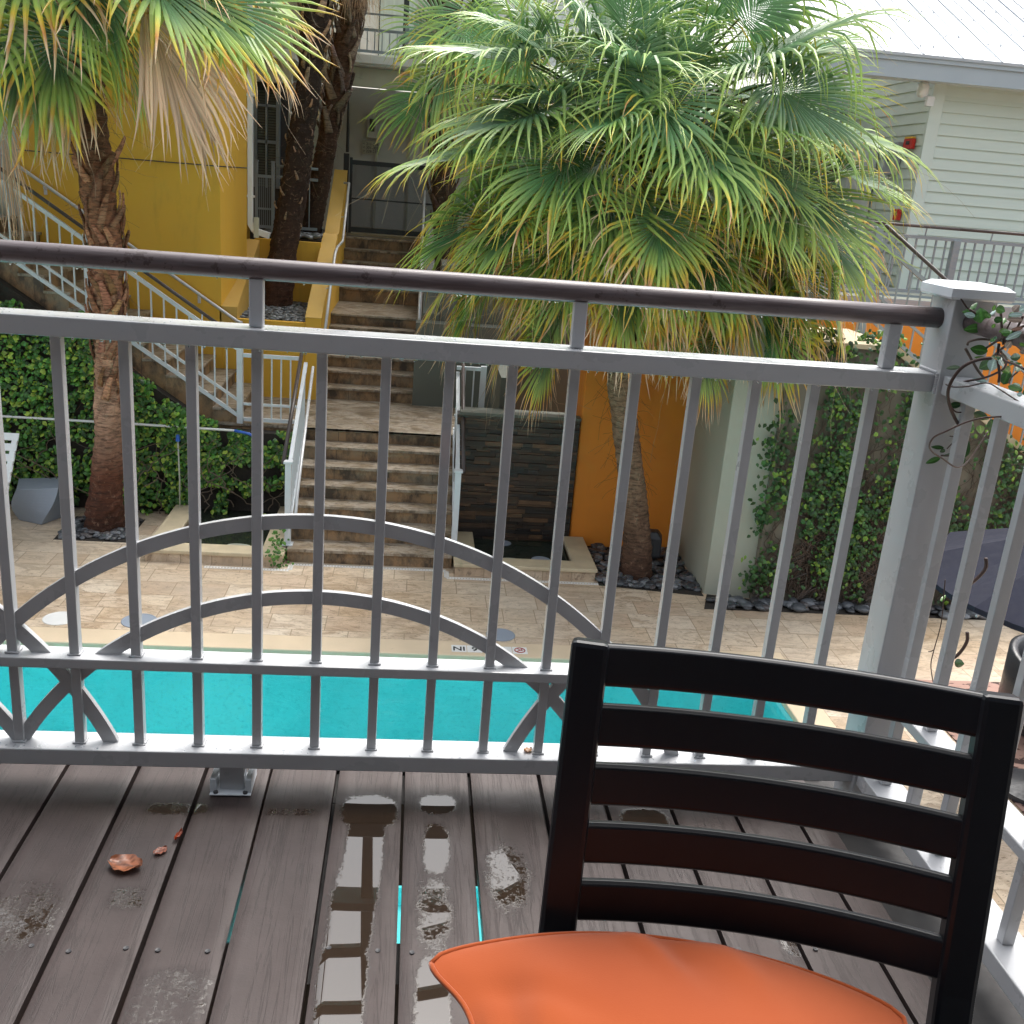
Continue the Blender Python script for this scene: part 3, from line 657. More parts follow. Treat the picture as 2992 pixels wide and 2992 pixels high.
mb = MB(); siding(mb, (7.68, 22), (7.68, 16.0), 2.98, 6.75, (-1, 0)); mb.box(7.68, 7.7, 16.2, 22, 2.9, 6.9); mb.build('side_wall', M['siding'], t)
MB().box(7.635, 7.83, 15.945, 16.001, 2.95, 6.4).box(7.65, 7.6795, 16.0, 16.05, 2.95, 6.4).build('corner_board', M['trim'], t)
MB().box(7.83, 15, 15.975, 15.999, 6.12, 6.4).build('frieze_board', M['trim'], t)
RS = math.tan(R_(26))
f0, y_e = 5.3, 15.45
MB().box(f0, 17, y_e - .03, y_e, 6.30, 6.56).build('fascia', M['fascia'], t)
MB().box(f0 - .02, 17, y_e - .06, y_e - .0305, 6.53, 6.62).build('drip_edge', M['fascia'], t)
MB().box(f0, 17, y_e, 16.0, 6.33, 6.35).build('soffit', M['inside'], t)
rf = MB(); rf.add([(f0 - .05, y_e - .08, 6.63), (17, y_e - .08, 6.63), (17, 27, 6.63 + (27 - y_e) * RS), (f0 - .05, 27, 6.63 + (27 - y_e) * RS),
                   (f0 - .05, y_e - .08, 6.59), (17, y_e - .08, 6.59), (17, 27, 6.59 + (27 - y_e) * RS), (f0 - .05, 27, 6.59 + (27 - y_e) * RS)], [[0, 1, 2, 3], [7, 6, 5, 4], [0, 4, 5, 1], [0, 3, 7, 4]])
ro = rf.build('roof', M['roof'], t)
sm = MB(); sc = MB(); x = f0; i = 0
while x < 17:
    for dx, hh in ((0, .016), (.3, .009)):
        sm.obox((x + dx, y_e - .075, 6.628), (.025, 0, 0), (0, 11.4, 11.4 * RS), (0, 0, hh))
    for k in range(34):
        y = y_e + .05 + k * .33 + (0.16 if i % 2 else 0)
        for dx in (.06, .26):
            if (k + i) % 3 == 0: sc.box(x + dx, x + dx + .016, y, y + .016, 6.63 + (y - y_e + .08) * RS, 6.645 + (y - y_e + .08) * RS + .01)
    x += .6; i += 1
sm.build('seams', M['roof'], ro); sc.build('screws', M['screw'], ro)['kind'] = 'stuff'
MB().box(7.6, 7.68, 17.6, 18.5, 3.28, 5.35).box(7.585, 7.62, 17.5, 17.6, 3.28, 5.45).box(7.585, 7.62, 18.5, 18.6, 3.28, 5.45).build('door', M['inside'], t)
MB().box(7.6, 7.68, 19.2, 20.6, 4.1, 5.4).build('window', M['darkglass'], t)
def wallbox(name, p, mat, label, cat, w_, h, d, slot=True, group=None, cap=None):
    t = thing(name, label, cat, p, group=group); x, y, z = p
    MB().box(x - d, x, y - w_ / 2, y + w_ / 2, z - h / 2, z + h / 2).build('case', mat, t, bevel=.006)
    if slot: MB().box(x - d - .004, x - d + .001, y - w_ * .2, y + w_ * .2, z - h * .1, z + h * .25).build('slot', M['black'], t)
    if cap: MB().box(x - d - .006, x + .001, y - w_ * .4, y + w_ * .4, z + h / 2 + .001, z + h / 2 + .03).build('strobe', cap, t)
    return t
K3 = lambda x, y: (1 * (2450 + x / 2.972) * k_, (350 + y / 2.972) * k_)
xw = 7.64
pa = onx(*K3(630, 210), xw); pb = onx(*K3(522, 825), xw); pc = onx(*K3(490, 340), xw)
wallbox('fire_alarm', tuple(pa), M['red'], 'red fire alarm horn high on the shaded siding wall', 'fire alarm', .3, .15, .06, group='red fire alarm boxes', cap=M['yellow'])
wallbox('fire_alarm', tuple(pb), M['red'], 'red fire alarm pull box low on the shaded siding wall near the walkway rail', 'fire alarm', .19, .17, .05, group='red fire alarm boxes')
wallbox('wall_cabinet', tuple(pc), M['greybox'], 'tall grey fire extinguisher cabinet on the shaded siding wall', 'cabinet', .42, .5, .09)
t = thing('security_camera', 'white security light under the eave at the corner of the siding house', 'camera', (7.45, 15.9, 6.25))
MB().lathe([(.001, 6.1), (.07, 6.13), (.09, 6.2), (.08, 6.3), (.03, 6.33)], 7.42, 15.85, 16).build('housing', M['white'], t, smooth=True); MB().box(7.5, 7.62, 15.82, 15.9, 6.0, 6.14).build('bracket', M['white'], t, bevel=.01)

# ---------------------------------------------------------------- portico building at the top of the stairs
t = thing('portico_house', 'grey and cream two storey building with a portico behind the mesh gate', 'building', (0, 20, 3.3))
MB().box(-9, 7.5, 22.3, 22.6, 2.8, 6.0).build('back_wall', M['inside'], t)
MB().box(-2.22, 7.6, 19.4, 19.62, 5.82, 6.12).build('beam', M['cream'], t)
MB().box(-9, -2.2, 18.1, 18.3, 5.66, 6.0).build('side_beam', M['cream'], t)
MB().box(-2.28, 7.6, 19.1, 22.4, 6.13, 6.20).box(-2.28, 7.6, 19.0, 19.1, 6.16, 6.30).box(-9, -2.1, 17.8, 18.1, 6.0, 6.14).box(-9, -2.1, 18.1, 22.3, 6.0, 6.1).build('floor_slab', M['white'], t, bevel=.01)
MB().box(-9, -2.06, 19.4, 19.6, 6.12, 9.8).build('upper_side_wall', M['cream'], t)
MB().box(-2.0, 3.4, 21.0, 21.2, 6.2, 9.5).build('upper_wall', M['inside'], t)
MB().box(-1.28, -.95, 20.96, 20.99, 6.21, 8.4).box(-.72, -.55, 20.96, 20.99, 6.21, 8.4).box(.2, .3, 20.96, 20.99, 6.21, 8.4).build('door_frame', M['white'], t)
dr = MB().box(-1.28, .28, 20.97, 20.995, 6.21, 8.3).build('glass_door', M['darkglass'], t)
MB().box(-.93, -.5, 20.9, 20.965, 6.22, 8.3).box(-.4, .2, 20.9, 20.965, 6.22, 8.3).build('curtain', M['curtain'], dr)
MB().box(-9, -2.3, 18.6, 18.8, 2.9, 5.7).build('left_wall', M['far_dark'], t)
wn = MB().box(-2.88, -2.82, 18.5, 18.6, 4.0, 5.6).box(-2.5, -2.44, 18.5, 18.6, 4.0, 5.6).box(-2.68, -2.65, 18.52, 18.6, 4.0, 5.6).box(-2.82, -2.5, 18.52, 18.6, 4.72, 4.77).box(-2.82, -2.5, 18.52, 18.6, 5.3, 5.34).build('window_frame', M['rail_far'], t)
mb = MB()
for k in range(36): mb.box(-2.82, -2.5, 18.565, 18.598, 4.02 + k * .043, 4.05 + k * .043)
mb.build('blind', M['greywall_dark'], wn)
MB().box(-2.26, -2.1, 18.2, 18.4, 3.3, 5.66).build('post', M['greybox'], t)
MB().box(-1.0, -.95, 22.24, 22.3, 3.3, 5.5).box(-.32, -.28, 22.24, 22.3, 3.3, 5.5).box(-.95, -.32, 22.25, 22.3, 5.35, 5.45).box(.5, .55, 22.24, 22.3, 3.3, 5.5).build('door_trim', M['cream'], t)
MB().box(.34, .6, 20.85, 21.0, 6.2, 8.6).build('upper_pillar', M['inside'], t)
MB().box(-2.0, -1.86, 19.5, 19.6, 3.3, 5.82).box(2.9, 3.05, 19.5, 19.6, 3.3, 5.82).box(5.5, 5.7, 19.5, 19.6, 3.3, 5.82).build('column', M['cream'], t)
MB().box(2.2, 4.4, 22.2, 22.29, 3.4, 5.4).build('white_door', M['white'], t)
t2 = thing('balcony_railing', 'small grey railing on the upper balcony of the portico building', 'railing', (-1, 19.2, 6.3), group='metal stair railings')
railing(t2, [(-2.2, 6.36), (-.42, 6.36)], 0, .34, 0, 0, 19.12, M['rail_far'], M['brown_rail'], .12, posts=[(-.38, 6.3, 6.78)], post_w=.07)
MB().beam((-2.2, 19.12, 6.95), (-.42, 19.12, 6.95), .03, .03).build('upper_rail', M['rail_far'], t2)
t2 = thing('porch_railing', 'grey porch railing with turned post caps beside the dark palm trunk', 'railing', (-2.5, 17.5, 3.4), group='metal stair railings')
railing(t2, [(-2.62, 3.42), (-2.40, 3.42)], 0, .78, 0, .28, 17.3, M['rail_far'], M['brown_rail'], .03, bw=.01, posts=[(-2.64, 3.3, 4.42), (-2.38, 3.3, 4.42)], post_w=.05, caps=True)
railing(t2, [(-2.36, 3.42), (-1.7, 3.42)], .95, .78, 0, 0, 17.6, M['rail_far'], M['rail_far'], .12, 0, bw=.016)
# gate
t = thing('mesh_gate', 'black framed double gate filled with fine mesh at the top of the stairs', 'gate', (-.5, 19.4, 3.3))
GY = 19.35
MB().box(-1.31, -1.26, GY, GY + .05, 3.31, 4.62).box(-.1 + .5, .45, GY, GY + .05, 3.31, 4.6).box(-1.26, .40, GY, GY + .05, 4.50, 4.58).box(-1.26, .40, GY + .005, GY + .045, 3.33, 3.42).box(-1.26, .40, GY + .01, GY + .04, 3.905, 3.93).build('frame', M['black'], t)
MB().box(-1.26, .40, GY + .02, GY + .023, 3.40, 4.52).build('mesh_panel', M['wire'], t)
MB().box(-1.42, -1.325, GY, GY + .08, 3.31, 4.68).tube([(-1.36, GY + .04, 4.7), (-1.36, GY + .04, 5.1), (-1.37, GY + .04, 6.0)], [.03, .026, .008], 8).build('post', M['black'], t)
single('wall_lamp', MB().box(-1.17, -.97, 22.12, 22.24, 5.05, 5.52), M['inside'], 'slim grey wall lamp beside the doors behind the gate', 'lamp', bevel=.015)
lo = bpy.data.objects['wall_lamp']; q = MB().box(-1.12, -1.02, 22.1, 22.13, 5.18, 5.42).build('lamp_glass', M['frame_dark'], lo)
t = thing('room_sign', 'small pale room number sign under the wall lamp behind the gate', 'sign', (-1.1, 22.2, 4.85))
MB().box(-1.26, -.92, 22.22, 22.24, 4.74, 5.0).build('panel', M['cream'], t)
for i, s in enumerate(('< 211-216', '< 301-303', '> 228-233')): text_mesh(s, .075, (-1.09, 22.215, 4.935 - i * .07), 0, M['ink'], 'lettering', t, rotx=math.pi / 2, ext=.001)

# house that carries the balcony, behind the camera
single('house_wall', MB().box(-9, 9, -1.9, -1.6, 0, 9), M['housewall'], 'plain stucco house wall behind the balcony', 'wall')
single('added_shade_roof', MB().box(-5, 5, -1.6, .75, 5.75, 5.95), M['housewall'], 'added unseen roof slab shading the near part of the balcony', 'roof')  # unseen slab, added to darken the near faces of the railing
# white sprinkler pipe
t = thing('irrigation_pipe', 'thin white irrigation pipe running across the ivy wall', 'pipe', (-3.6, 12.72, 1.17))
MB().tube([(-7, 12.62, 1.22), (-5.07, 12.62, 1.20), (-3.47, 12.62, 1.195), (-2.2, 12.62, 1.18)], .016, 8).build('pipe', M['pvc'], t, smooth=True)
MB().tube([(-2.2, 12.62, 1.18), (-2.02, 12.62, 1.15), (-1.93, 12.62, 1.1), (-1.85, 12.6, 1.04)], .018, 8).build('tape', M['blue'], t, smooth=True)
t = thing('sprinkler_riser', 'thin upright sprinkler pipe with a blue head in the ivy', 'sprinkler', (-2.86, 12.6, .1))
MB().tube([(-2.88, 12.56, 0.02), (-2.87, 12.56, .5), (-2.88, 12.56, 1.05)], .01, 6).build('pipe', M['cream'], t, smooth=True)
MB().tube([(-2.88, 12.56, 1.02), (-2.88, 12.56, 1.10)], [.028, .022], 8).build('head', M['blue'], t)
# ================================================================ BALCONY
ZD = 3.15
# deck boards with wet field
seams = [-1.55, -1.41, -1.27, -1.125, -.98, -.835, -.693, -.545, -.403, -.265, -.122, .022, .166, .322, .457, .598, .735, .87, .945]
def wet(x, y):
    w_ = np.zeros_like(x)
    def el(cx, cy, rx, ry, s=1., p=4, sl=0.):
        nonlocal w_
        d = (np.abs((x - cx - sl * (y - cy)) / rx) ** p + np.abs((y - cy) / ry) ** p)
        w_ = np.maximum(w_, s * np.clip(1.25 - d * .5, 0, 1))
    el(-.045, 1.80, .050, .05, .95, 3); el(-.050, 1.66, .032, .16, 1.0, 3, .02); el(-.062, 1.50, .036, .12, .85, 3); el(-.068, 1.30, .034, .16, 1.05, 3)
    el(.095, 1.83, .034, .03, .9, 3); el(.09, 1.68, .024, .07, .82, 3); el(.085, 1.5, .030, .10, .62, 2); el(.08, 1.28, .026, .10, .88, 3)
    el(.225, 1.60, .040, .09, .62, 2); el(-.70, 1.30, .07, .06, .9, 2); el(-.62, 1.48, .06, .08, .5, 2)
    el(-.47, 1.18, .07, .05, .6); el(-.43, 1.80, .06, .02, .6); el(-.2, 1.79, .05, .015, .45); el(-.33, 1.3, .06, .06, .42)
    el(.53, 1.76, .05, .06, .8); el(.73, 1.42, .03, .03, .55); el(-.46, 1.53, .03, .03, .5); el(-.8, 1.45, .05, .15, .7)
    return w_
mb = MB()
for i in range(len(seams) - 1):
    wide = {9: .0028, 11: .0030, 12: .0036}
    a, b = seams[i] + wide.get(i, .0042), seams[i + 1] - wide.get(i + 1, .0042)
    fine = -.85 < (a + b) / 2 < .8
    ny = 160 if fine else 8; nx = 12 if fine else 4
    ys = np.linspace(.9, 1.985, ny) if fine else np.linspace(.9, 1.985, ny); xs = np.linspace(0, 1, nx)
    X_, Y_ = np.meshgrid(a + (b - a) * xs, ys); e = np.minimum(xs, 1 - xs); crown = -.0035 * np.clip(1 - e * 14, 0, 1) ** 2
    Z_ = ZD + crown[None, :] - .0012 * np.sin(xs * math.pi)[None, :] + rng.uniform(-.0015, .0015) + 0 * Y_
    wv = wet(X_, Y_); gcol = np.full_like(wv, rng.uniform(0, .35)); bcol = np.full_like(wv, rng.uniform(0, 1))
    V = np.stack([X_, Y_, Z_], -1).reshape(-1, 3); col = np.stack([wv, gcol, bcol], -1).reshape(-1, 3)
    idx = np.arange(ny * nx).reshape(ny, nx)
    F = np.stack([idx[:-1, :-1], idx[:-1, 1:], idx[1:, 1:], idx[1:, :-1]], -1).reshape(-1, 4)
    mb.add(V, F, col)
    c0 = (0, gcol.flat[0], bcol.flat[0])
    mb.add([(a, .9, ZD - .003), (b, .9, ZD - .003), (b, 1.985, ZD - .003), (a, 1.985, ZD - .003), (a, .9, ZD - .03), (b, .9, ZD - .03), (b, 1.985, ZD - .03), (a, 1.985, ZD - .03)],
           [[4, 7, 6, 5], [0, 4, 5, 1], [1, 5, 6, 2], [2, 6, 7, 3], [3, 7, 4, 0]], c0)
    mb.box(a, b, -1.6, .899, ZD - .03, ZD, col=c0)
dk = single('deck', mb, M['deck'], None, None, kind='structure', smooth=True)
dk.data.polygons.foreach_set('use_smooth', [len(p.vertices) == 4 and abs(p.normal.z) > .7 for p in dk.data.polygons])
MB().box(.948, 1.10, -1.6, 1.99, ZD - .2, ZD - .025).box(-1.6, .999, 1.9905, 2.03, ZD - .2, ZD - .01).box(-1.6, .97, 1.87, 1.98, ZD - .24, ZD - .031).box(-1.6, -.33, 1.455, 1.869, ZD - .19, ZD - .032).box(-.16, -.08, 1.455, 1.869, ZD - .19, ZD - .032).box(.28, .947, 1.455, 1.869, ZD - .19, ZD - .032).box(-1.6, .97, 1.36, 1.455, ZD - .2, ZD - .031).box(-1.6, .97, .8, 1.2, ZD - .2, ZD - .031).box(-1.6, .97, -1.6, .5, ZD - .2, ZD - .031).build('joist', M['joist'], dk)
# screws
mb = MB()
for i in range(len(seams) - 1):
    for fx in (.2, .8):
        x = seams[i] + (seams[i + 1] - seams[i]) * fx + rng.uniform(-.006, .006); y = 1.405 + rng.uniform(-.008, .008)
        mb.lathe([(.0045, ZD - .0025), (.0045, ZD + .0006), (.0032, ZD + .0003), (.001, ZD - .0004)], x, y, 10)
mb.build('screws', M['frame_dark'], dk)['kind'] = 'stuff'

# ---------------------------------------------------------------- railing of the balcony
t = thing('balcony_railing', 'grey painted metal railing with arched bars and round brown handrail around the balcony', 'railing', (.2, 1.885, ZD))
YC = 1.885
rl = M['rail']
def bbox(name, x0, x1, y0, y1, z0, z1, parent=t, bev=.0025, m=None):
    return MB().box(x0, x1, y0, y1, z0, z1).build(name, m or rl, parent, bevel=bev)
bbox('top_rail', -2.3, 1.002, 1.85, 1.918, 4.080, 4.116)
bbox('mid_rail', -2.3, 1.002, 1.856, 1.912, 3.425, 3.447)
bbox('bottom_rail', -2.3, 1.002, 1.848, 1.920, 3.212, 3.248)
MB().tube([(x, YC, 4.219) for x in np.linspace(-2.3, 1.0, 14)], .0195, 20).build('handrail', M['handrail'], t, smooth=True)
for x in (-.885, -.287, .303, .912): bbox('handrail_post', x - .0125, x + .0125, YC - .0125, YC + .0125, 4.1165, 4.203)
bx = [-.64 + .118 * k for k in range(-12, 14)]
for x in bx:
    if x < .97:
        bbox('baluster', x - .0095, x + .0095, 1.874, 1.896, 3.4475, 4.0795, bev=.0015); bbox('baluster', x - .0095, x + .0095, 1.874, 1.896, 3.2485, 3.4245, bev=.0015)
def arc(cx, R0, zlo, zhi, xlo, xhi, clipx=()):
    segs = []; cur = []; dy_ = .0015 * (R0 < .8) + .0007 * (cx < -1)
    for a in np.linspace(0, math.pi, 220):
        x = cx + (R0 - .014) * math.cos(a); z = 2.905 + (R0 - .014) * math.sin(a)
        ok = zlo < z < zhi and xlo < x < xhi
        if ok: cur.append((a,))
        elif cur: segs.append([c[0] for c in cur]); cur = []
    if cur: segs.append([c[0] for c in cur])
    for s in segs:
        if len(s) < 3: continue
        mb = MB(); rings = []
        for a in s:
            c, d = math.cos(a), math.sin(a)
            rings.append([(cx + r * c, y, 2.905 + r * d) for r, y in ((R0, 1.8795 + dy_), (R0, 1.8915 + dy_), (R0 - .028, 1.8915 + dy_), (R0 - .028, 1.8795 + dy_))])
        mb.rings(rings).build('curved_bar', rl, t)
for cx in (-.168 - 1.18 * 2, -.168 - 1.18, -.168):
    hi = .42 if cx == -.168 else 9
    for R0 in (.855, .695):
        arc(cx, R0, 3.235, 4.0, -2.3, .99)
arc(1.012, .855, 3.235, 3.43, .2, .99)
# corner post, side rail
cp = bbox('corner_post', 1.0, 1.085, 1.838, 1.925, 3.05, 4.262)
mb = MB(); mb.rings([[(x, y, z) for x, y in ((1.0425 - s, 1.8815 - s), (1.0425 + s, 1.8815 - s), (1.0425 + s, 1.8815 + s), (1.0425 - s, 1.8815 + s))] for s, z in ((.0585, 4.260), (.062, 4.264), (.062, 4.280), (.050, 4.288))])
mb.build('post_cap', M['rail_white'], cp)
bbox('top_rail', 1.008, 1.076, .2, 1.8375, 4.080, 4.116)
bbox('mid_rail', 1.014, 1.07, .2, 1.8375, 3.425, 3.447)
bbox('bottom_rail', 1.004, 1.082, .2, 1.8375, 3.212, 3.248)
MB().tube([(1.042, y, 4.219) for y in np.linspace(.2, 1.837, 8)], .0195, 20).build('handrail', M['handrail'], t, smooth=True)
for y in (1.25, .7): bbox('handrail_post', 1.0295, 1.0545, y - .0125, y + .0125, 4.1165, 4.203)
for k in range(13):
    y = 1.79 - .118 * k
    if y > .25: bbox('baluster', 1.031, 1.053, y - .0095, y + .0095, 3.4475, 4.0795, bev=.0015); bbox('baluster', 1.031, 1.053, y - .0095, y + .0095, 3.2485, 3.4245, bev=.0015)
# welds at the feet of balusters and at the post
mb = MB()
for x in bx:
    if -1.2 < x < .98:
        for q in (3.249, 3.448):
            s = .0125
            for (p, u) in (((x - s, 1.872, q), (2 * s, 0, 0)), ((x + .0105, 1.872, q), (0, .026, 0))):
                p = np.array(p); u = np.array(u); pts = [p + u * f + [0, 0, rng.uniform(-.0006, .0014)] for f in np.linspace(0, 1, 6)]; mb.tube(pts, [.0022 * rng.uniform(.7, 1.5) for _ in pts], 5)
p0 = [(1.0 , 1.8465, 4.08 + .0045 * i) for i in range(9)]
for q in p0: mb.tube([(q[0] - .004, q[1], q[2]), (q[0] + .003, q[1] - .004, q[2] + .002)], .003, 6)
for i in range(14): mb.tube([(1.0 - .002, 1.852 + i * .0048, 4.117), (1.0 + .001, 1.855 + i * .0048, 4.121)], .0028, 6)
mb.build('weld_beads', rl, t, smooth=True)['kind'] = 'stuff'
# raindrops hanging under and sitting on the rails
mb = MB(); rd = np.random.default_rng(3)
def drop(x, y, z, s, sz=1.): mb.lathe([(.0003, z - s * sz), (s * .7, z - s * .7 * sz), (s, z), (s * .7, z + s * .6), (.0003, z + s * .75)], x, y, 8)
for k in range(70): drop(rd.uniform(-.95, .98), 1.8515, 4.0795, rd.uniform(.0012, .0028), 1.5)
for k in range(60): drop(rd.uniform(-.95, .98), 1.8495, rd.uniform(4.085, 4.11), rd.uniform(.0006, .0014))
for k in range(90): drop(rd.uniform(-.95, .98), rd.uniform(1.853, 1.915), 4.1165, rd.uniform(.0008, .0022), .3)
for k in range(120): drop(rd.uniform(-.95, .98), rd.uniform(1.85, 1.87), 3.2485, rd.uniform(.0008, .0022), .3)
for k in range(30): drop(rd.uniform(-.95, .98), 1.885, 4.1990, rd.uniform(.0012, .0024), 1.4)
mb.build('raindrops', M['drop'], t, smooth=True)['kind'] = 'stuff'
# foot bracket (U shaped shoe)
for x in (-.335, .82):
    q = bbox('foot', x - .025, x + .025, 1.862, 1.908, ZD + .003, 3.2115)
    MB().box(x - .042, x + .042, 1.842, 1.925, ZD + .001, ZD + .004).box(x - .042, x - .030, 1.85, 1.925, ZD + .004, ZD + .035).box(x + .030, x + .042, 1.85, 1.925, ZD + .004, ZD + .035).build('foot_plate', M['rail_white'], q, bevel=.001)
    MB().lathe([(.005, ZD + .004), (.005, ZD + .008), (.001, ZD + .009)], x - .03, 1.848, 8).lathe([(.005, ZD + .004), (.005, ZD + .008), (.001, ZD + .009)], x + .03, 1.848, 8).build('bolt', M['frame_dark'], q)

# ---------------------------------------------------------------- chair and cushion
A = onz(1078, 1203, 3.92); B = onz(1928, 1315, 3.92); W_ = np.linalg.norm(B - A); u = (B - A) / W_
nh = np.array([-u[1], u[0], 0]); th = R_(12); w_ = nh * math.sin(th) + np.array([0, 0, 1.]) * math.cos(th); nn = np.cross(u, w_)   # nn points to the sitter
if nn.dot(nh) > 0: nn = -nn
t = thing('dining_chair', 'dark brown ladder back outdoor chair with curved slats facing away from the railing', 'chair', (float((A + B)[0] / 2), float((A + B)[1] / 2) - .15, ZD))
ch = M['chair']
def post(off, side):
    rings = []
    prof = [(-.86, .075), (-.60, .015), (-.45, -.006), (-.34, 0), (-.2, 0), (0, 0)]      # distance down the back plane, extra lean
    for s_, k in prof:
        c = A + u * (off) + w_ * s_ + nh * (k * 1.0)
        if s_ < -.5: c[2] = max(c[2], ZD + .002)
        rings.append([c + u * a * .0215 + nn * b * .014 for a, b in ((-1, -1), (1, -1), (1, 1), (-1, 1))])
    return MB().rings(rings).build('post', ch, t, bevel=.006)
post(.0225, 0); post(W_ - .0215, 1)
bow = .032
for i in range(5):
    zt = -.001 - .0695 * i; hb = .0490
    rings = []
    for f in np.linspace(0, 1, 25):
        a = .040 + (W_ - .08) * f; d = bow * (1 - (2 * f - 1) ** 2)
        c = A + u * a - nn * d
        r_ = []
        for (vv, dd) in ((0, .004), (-.004, .0085), (-hb + .004, .0085), (-hb, .004), (-hb, -.004), (-hb + .004, -.0085), (-.004, -.0085), (0, -.004)):
            r_.append(c + w_ * (zt + vv) + nn * dd)
        rings.append(r_)
    MB().rings(rings).build('slat', ch, t, smooth=False, bevel=.0015)
seat_z = 3.52
bk_ = A + w_ * -.40
def P_(a, d, z): q = bk_ + u * a - nh * d; return np.array([q[0], q[1], z])
mb = MB(); mb.obox(P_(.02, .02, seat_z - .025), u * (W_ - .04), -nh * .46, (0, 0, .025)); mb.build('seat', ch, t, bevel=.008)
for a in (.02, W_ - .06): MB().obox(P_(a, .44, ZD + .002), u * .04, -nh * .04, (0, 0, seat_z - .027 - ZD)).build('leg', ch, t, bevel=.004)
for (p, q_) in ((P_(.05, .03, seat_z - .085), u * (W_ - .1)), (P_(.05, .455, seat_z - .085), u * (W_ - .1)), (P_(.025, .05, seat_z - .085), -nh * .40), (P_(W_ - .045, .05, seat_z - .085), -nh * .40)):
    cross = -nh * .02 if abs(np.dot(q_, u)) > .1 else u * .02
    MB().obox(p, q_, cross, (0, 0, .058)).build('apron', ch, t, bevel=.003)
# cushion: pillow with pinched corners, seam and a fold
zc = 3.595
cA = onz(813, 1818, zc + .02)       # left pointed corner
nu, nv = 56, 56; grid_t = []; grid_b = []
cl = np.array([.035, .86]); 
c00 = cA[:2] + np.array([.030, .004])                                            # back left corner
c10 = np.array([c00[0] + .470, c00[1] - .060])           # back right
c01 = c00 + np.array([.015, -.44]); c11 = c10 + np.array([-.07, -.43])
for i in range(nv):
    for j in range(nu):
        a, b = j / (nu - 1), i / (nv - 1)
        p = (c00 * (1 - a) + c10 * a) * (1 - b) + (c01 * (1 - a) + c11 * a) * b
        # edges bow inwards between the pinched corners at the sides, outwards at the back
        s = math.sin(math.pi * a); r = math.sin(math.pi * b)
        p = p + np.array([.0, .075]) * s ** .6 * (1 - b) + np.array([.026, 0]) * r * (1 - a) * .6 - np.array([.03, 0]) * r * a * .6
        dc = math.hypot(a, b); p = p + np.array([-.030, -.004]) * math.exp(-(dc / .10) ** 2)
        e = (s ** .62 * r ** .62) if s > 0 and r > 0 else 0
        h = .052 * e ** .9
        wr = .010 * math.exp(-((a - .62 - .25 * b) / .05) ** 2) * math.exp(-(b / .16) ** 2) - .012 * math.exp(-((a - .50 - .2 * b) / .04) ** 2) * math.exp(-(b / .14) ** 2)
        wr += .005 * math.sin(a * 9 + b * 4) * e + .012 * math.exp(-((b - .30 - .9 * a) / .05) ** 2) * math.exp(-(a / .16) ** 2) - .009 * math.exp(-((b - .12 - .6 * a) / .04) ** 2) * math.exp(-(a / .2) ** 2) + .010 * math.exp(-((a - .40 - .5 * b) / .035) ** 2) * math.exp(-(b / .12) ** 2) + .007 * math.exp(-((a - .16) / .06) ** 2 - ((b - .20) / .15) ** 2) - .006 * math.exp(-((a - .08) / .03) ** 2 - ((b - .25) / .2) ** 2)
        lift = .02 * (1 - a) * (1 - b)
        grid_t.append((p[0], p[1], zc + lift + h + wr * min(1, e * 2))); grid_b.append((p[0], p[1], max(seat_z + .002, zc + lift - h * .8)))
idx = np.arange(nu * nv).reshape(nv, nu); F = np.stack([idx[:-1, :-1], idx[1:, :-1], idx[1:, 1:], idx[:-1, 1:]], -1).reshape(-1, 4)
mb = MB(); mb.add(grid_t, F); mb.add(grid_b, F[:, ::-1])
cu = single('cushion', mb, M['cushion'], 'plump orange seat cushion lying on the dark chair', 'cushion', smooth=True)
edge = [grid_t[k] for k in list(idx[0, :]) + list(idx[1:, -1]) + list(idx[-1, ::-1][1:]) + list(idx[::-1, 0][1:])]
MB().tube([np.array(e_) for e_ in edge], .0030, 6).build('seam', M['cushion'], cu, smooth=True)

# ---------------------------------------------------------------- fallen leaves
def fallen(px, py, z, L, Wd, rot, curl, col, label):
    c = onz(px, py, z); V = []; n, m = 12, 9; cols = []
    for i in range(n):
        for j in range(m):
            a = i / (n - 1); b = j / (m - 1) * 2 - 1; ww = math.sin(math.pi * min(1, a * .93 + .04)) ** .7 * Wd / 2 * (1 + .06 * math.sin(a * 23))
            x = (a - .5) * L; y = b * ww; zz = .002 + curl * (abs(b) ** 2 * .5 + abs(a - .5) ** 2 * 1.4) + .0015 * math.sin(a * 15 + b * 6)
            V.append((c[0] + x * math.cos(rot) - y * math.sin(rot), c[1] + x * math.sin(rot) + y * math.cos(rot), z + zz))
            v_ = .45 if abs(b) < .08 or abs((a * 7 + abs(b) * 2.2) % 1 - .5) < .09 else 1; cols.append(np.array(col) * v_ * (1 + .25 * math.sin(a * 9 + b * 5)))
    idx = np.arange(n * m).reshape(n, m); F = np.stack([idx[:-1, :-1], idx[1:, :-1], idx[1:, 1:], idx[:-1, 1:]], -1).reshape(-1, 4)
    mb = MB(); mb.add(V, F, np.clip(np.array(cols), 0, 1)); return single('fallen_leaf', mb, M['leaf_vine'], label, 'leaf', 'fallen leaves', smooth=True)
fallen(237, 1634, ZD, .062, .048, -.2, .012, (.33, .12, .06), 'large curled brown leaf lying on the left deck boards')
fallen(303, 1607, ZD, .028, .02, .8, .003, (.30, .10, .06), 'small brown leaf in a wet ring beside the large leaf')
fallen(337, 1580, ZD - .002, .03, .01, 1.3, .01, (.35, .06, .02), 'narrow red brown leaf stuck in the deck gap')
fallen(996, 1417, 3.2485, .02, .016, .4, .004, (.42, .20, .08), 'tiny tan leaf on the bottom rail beside the chair')

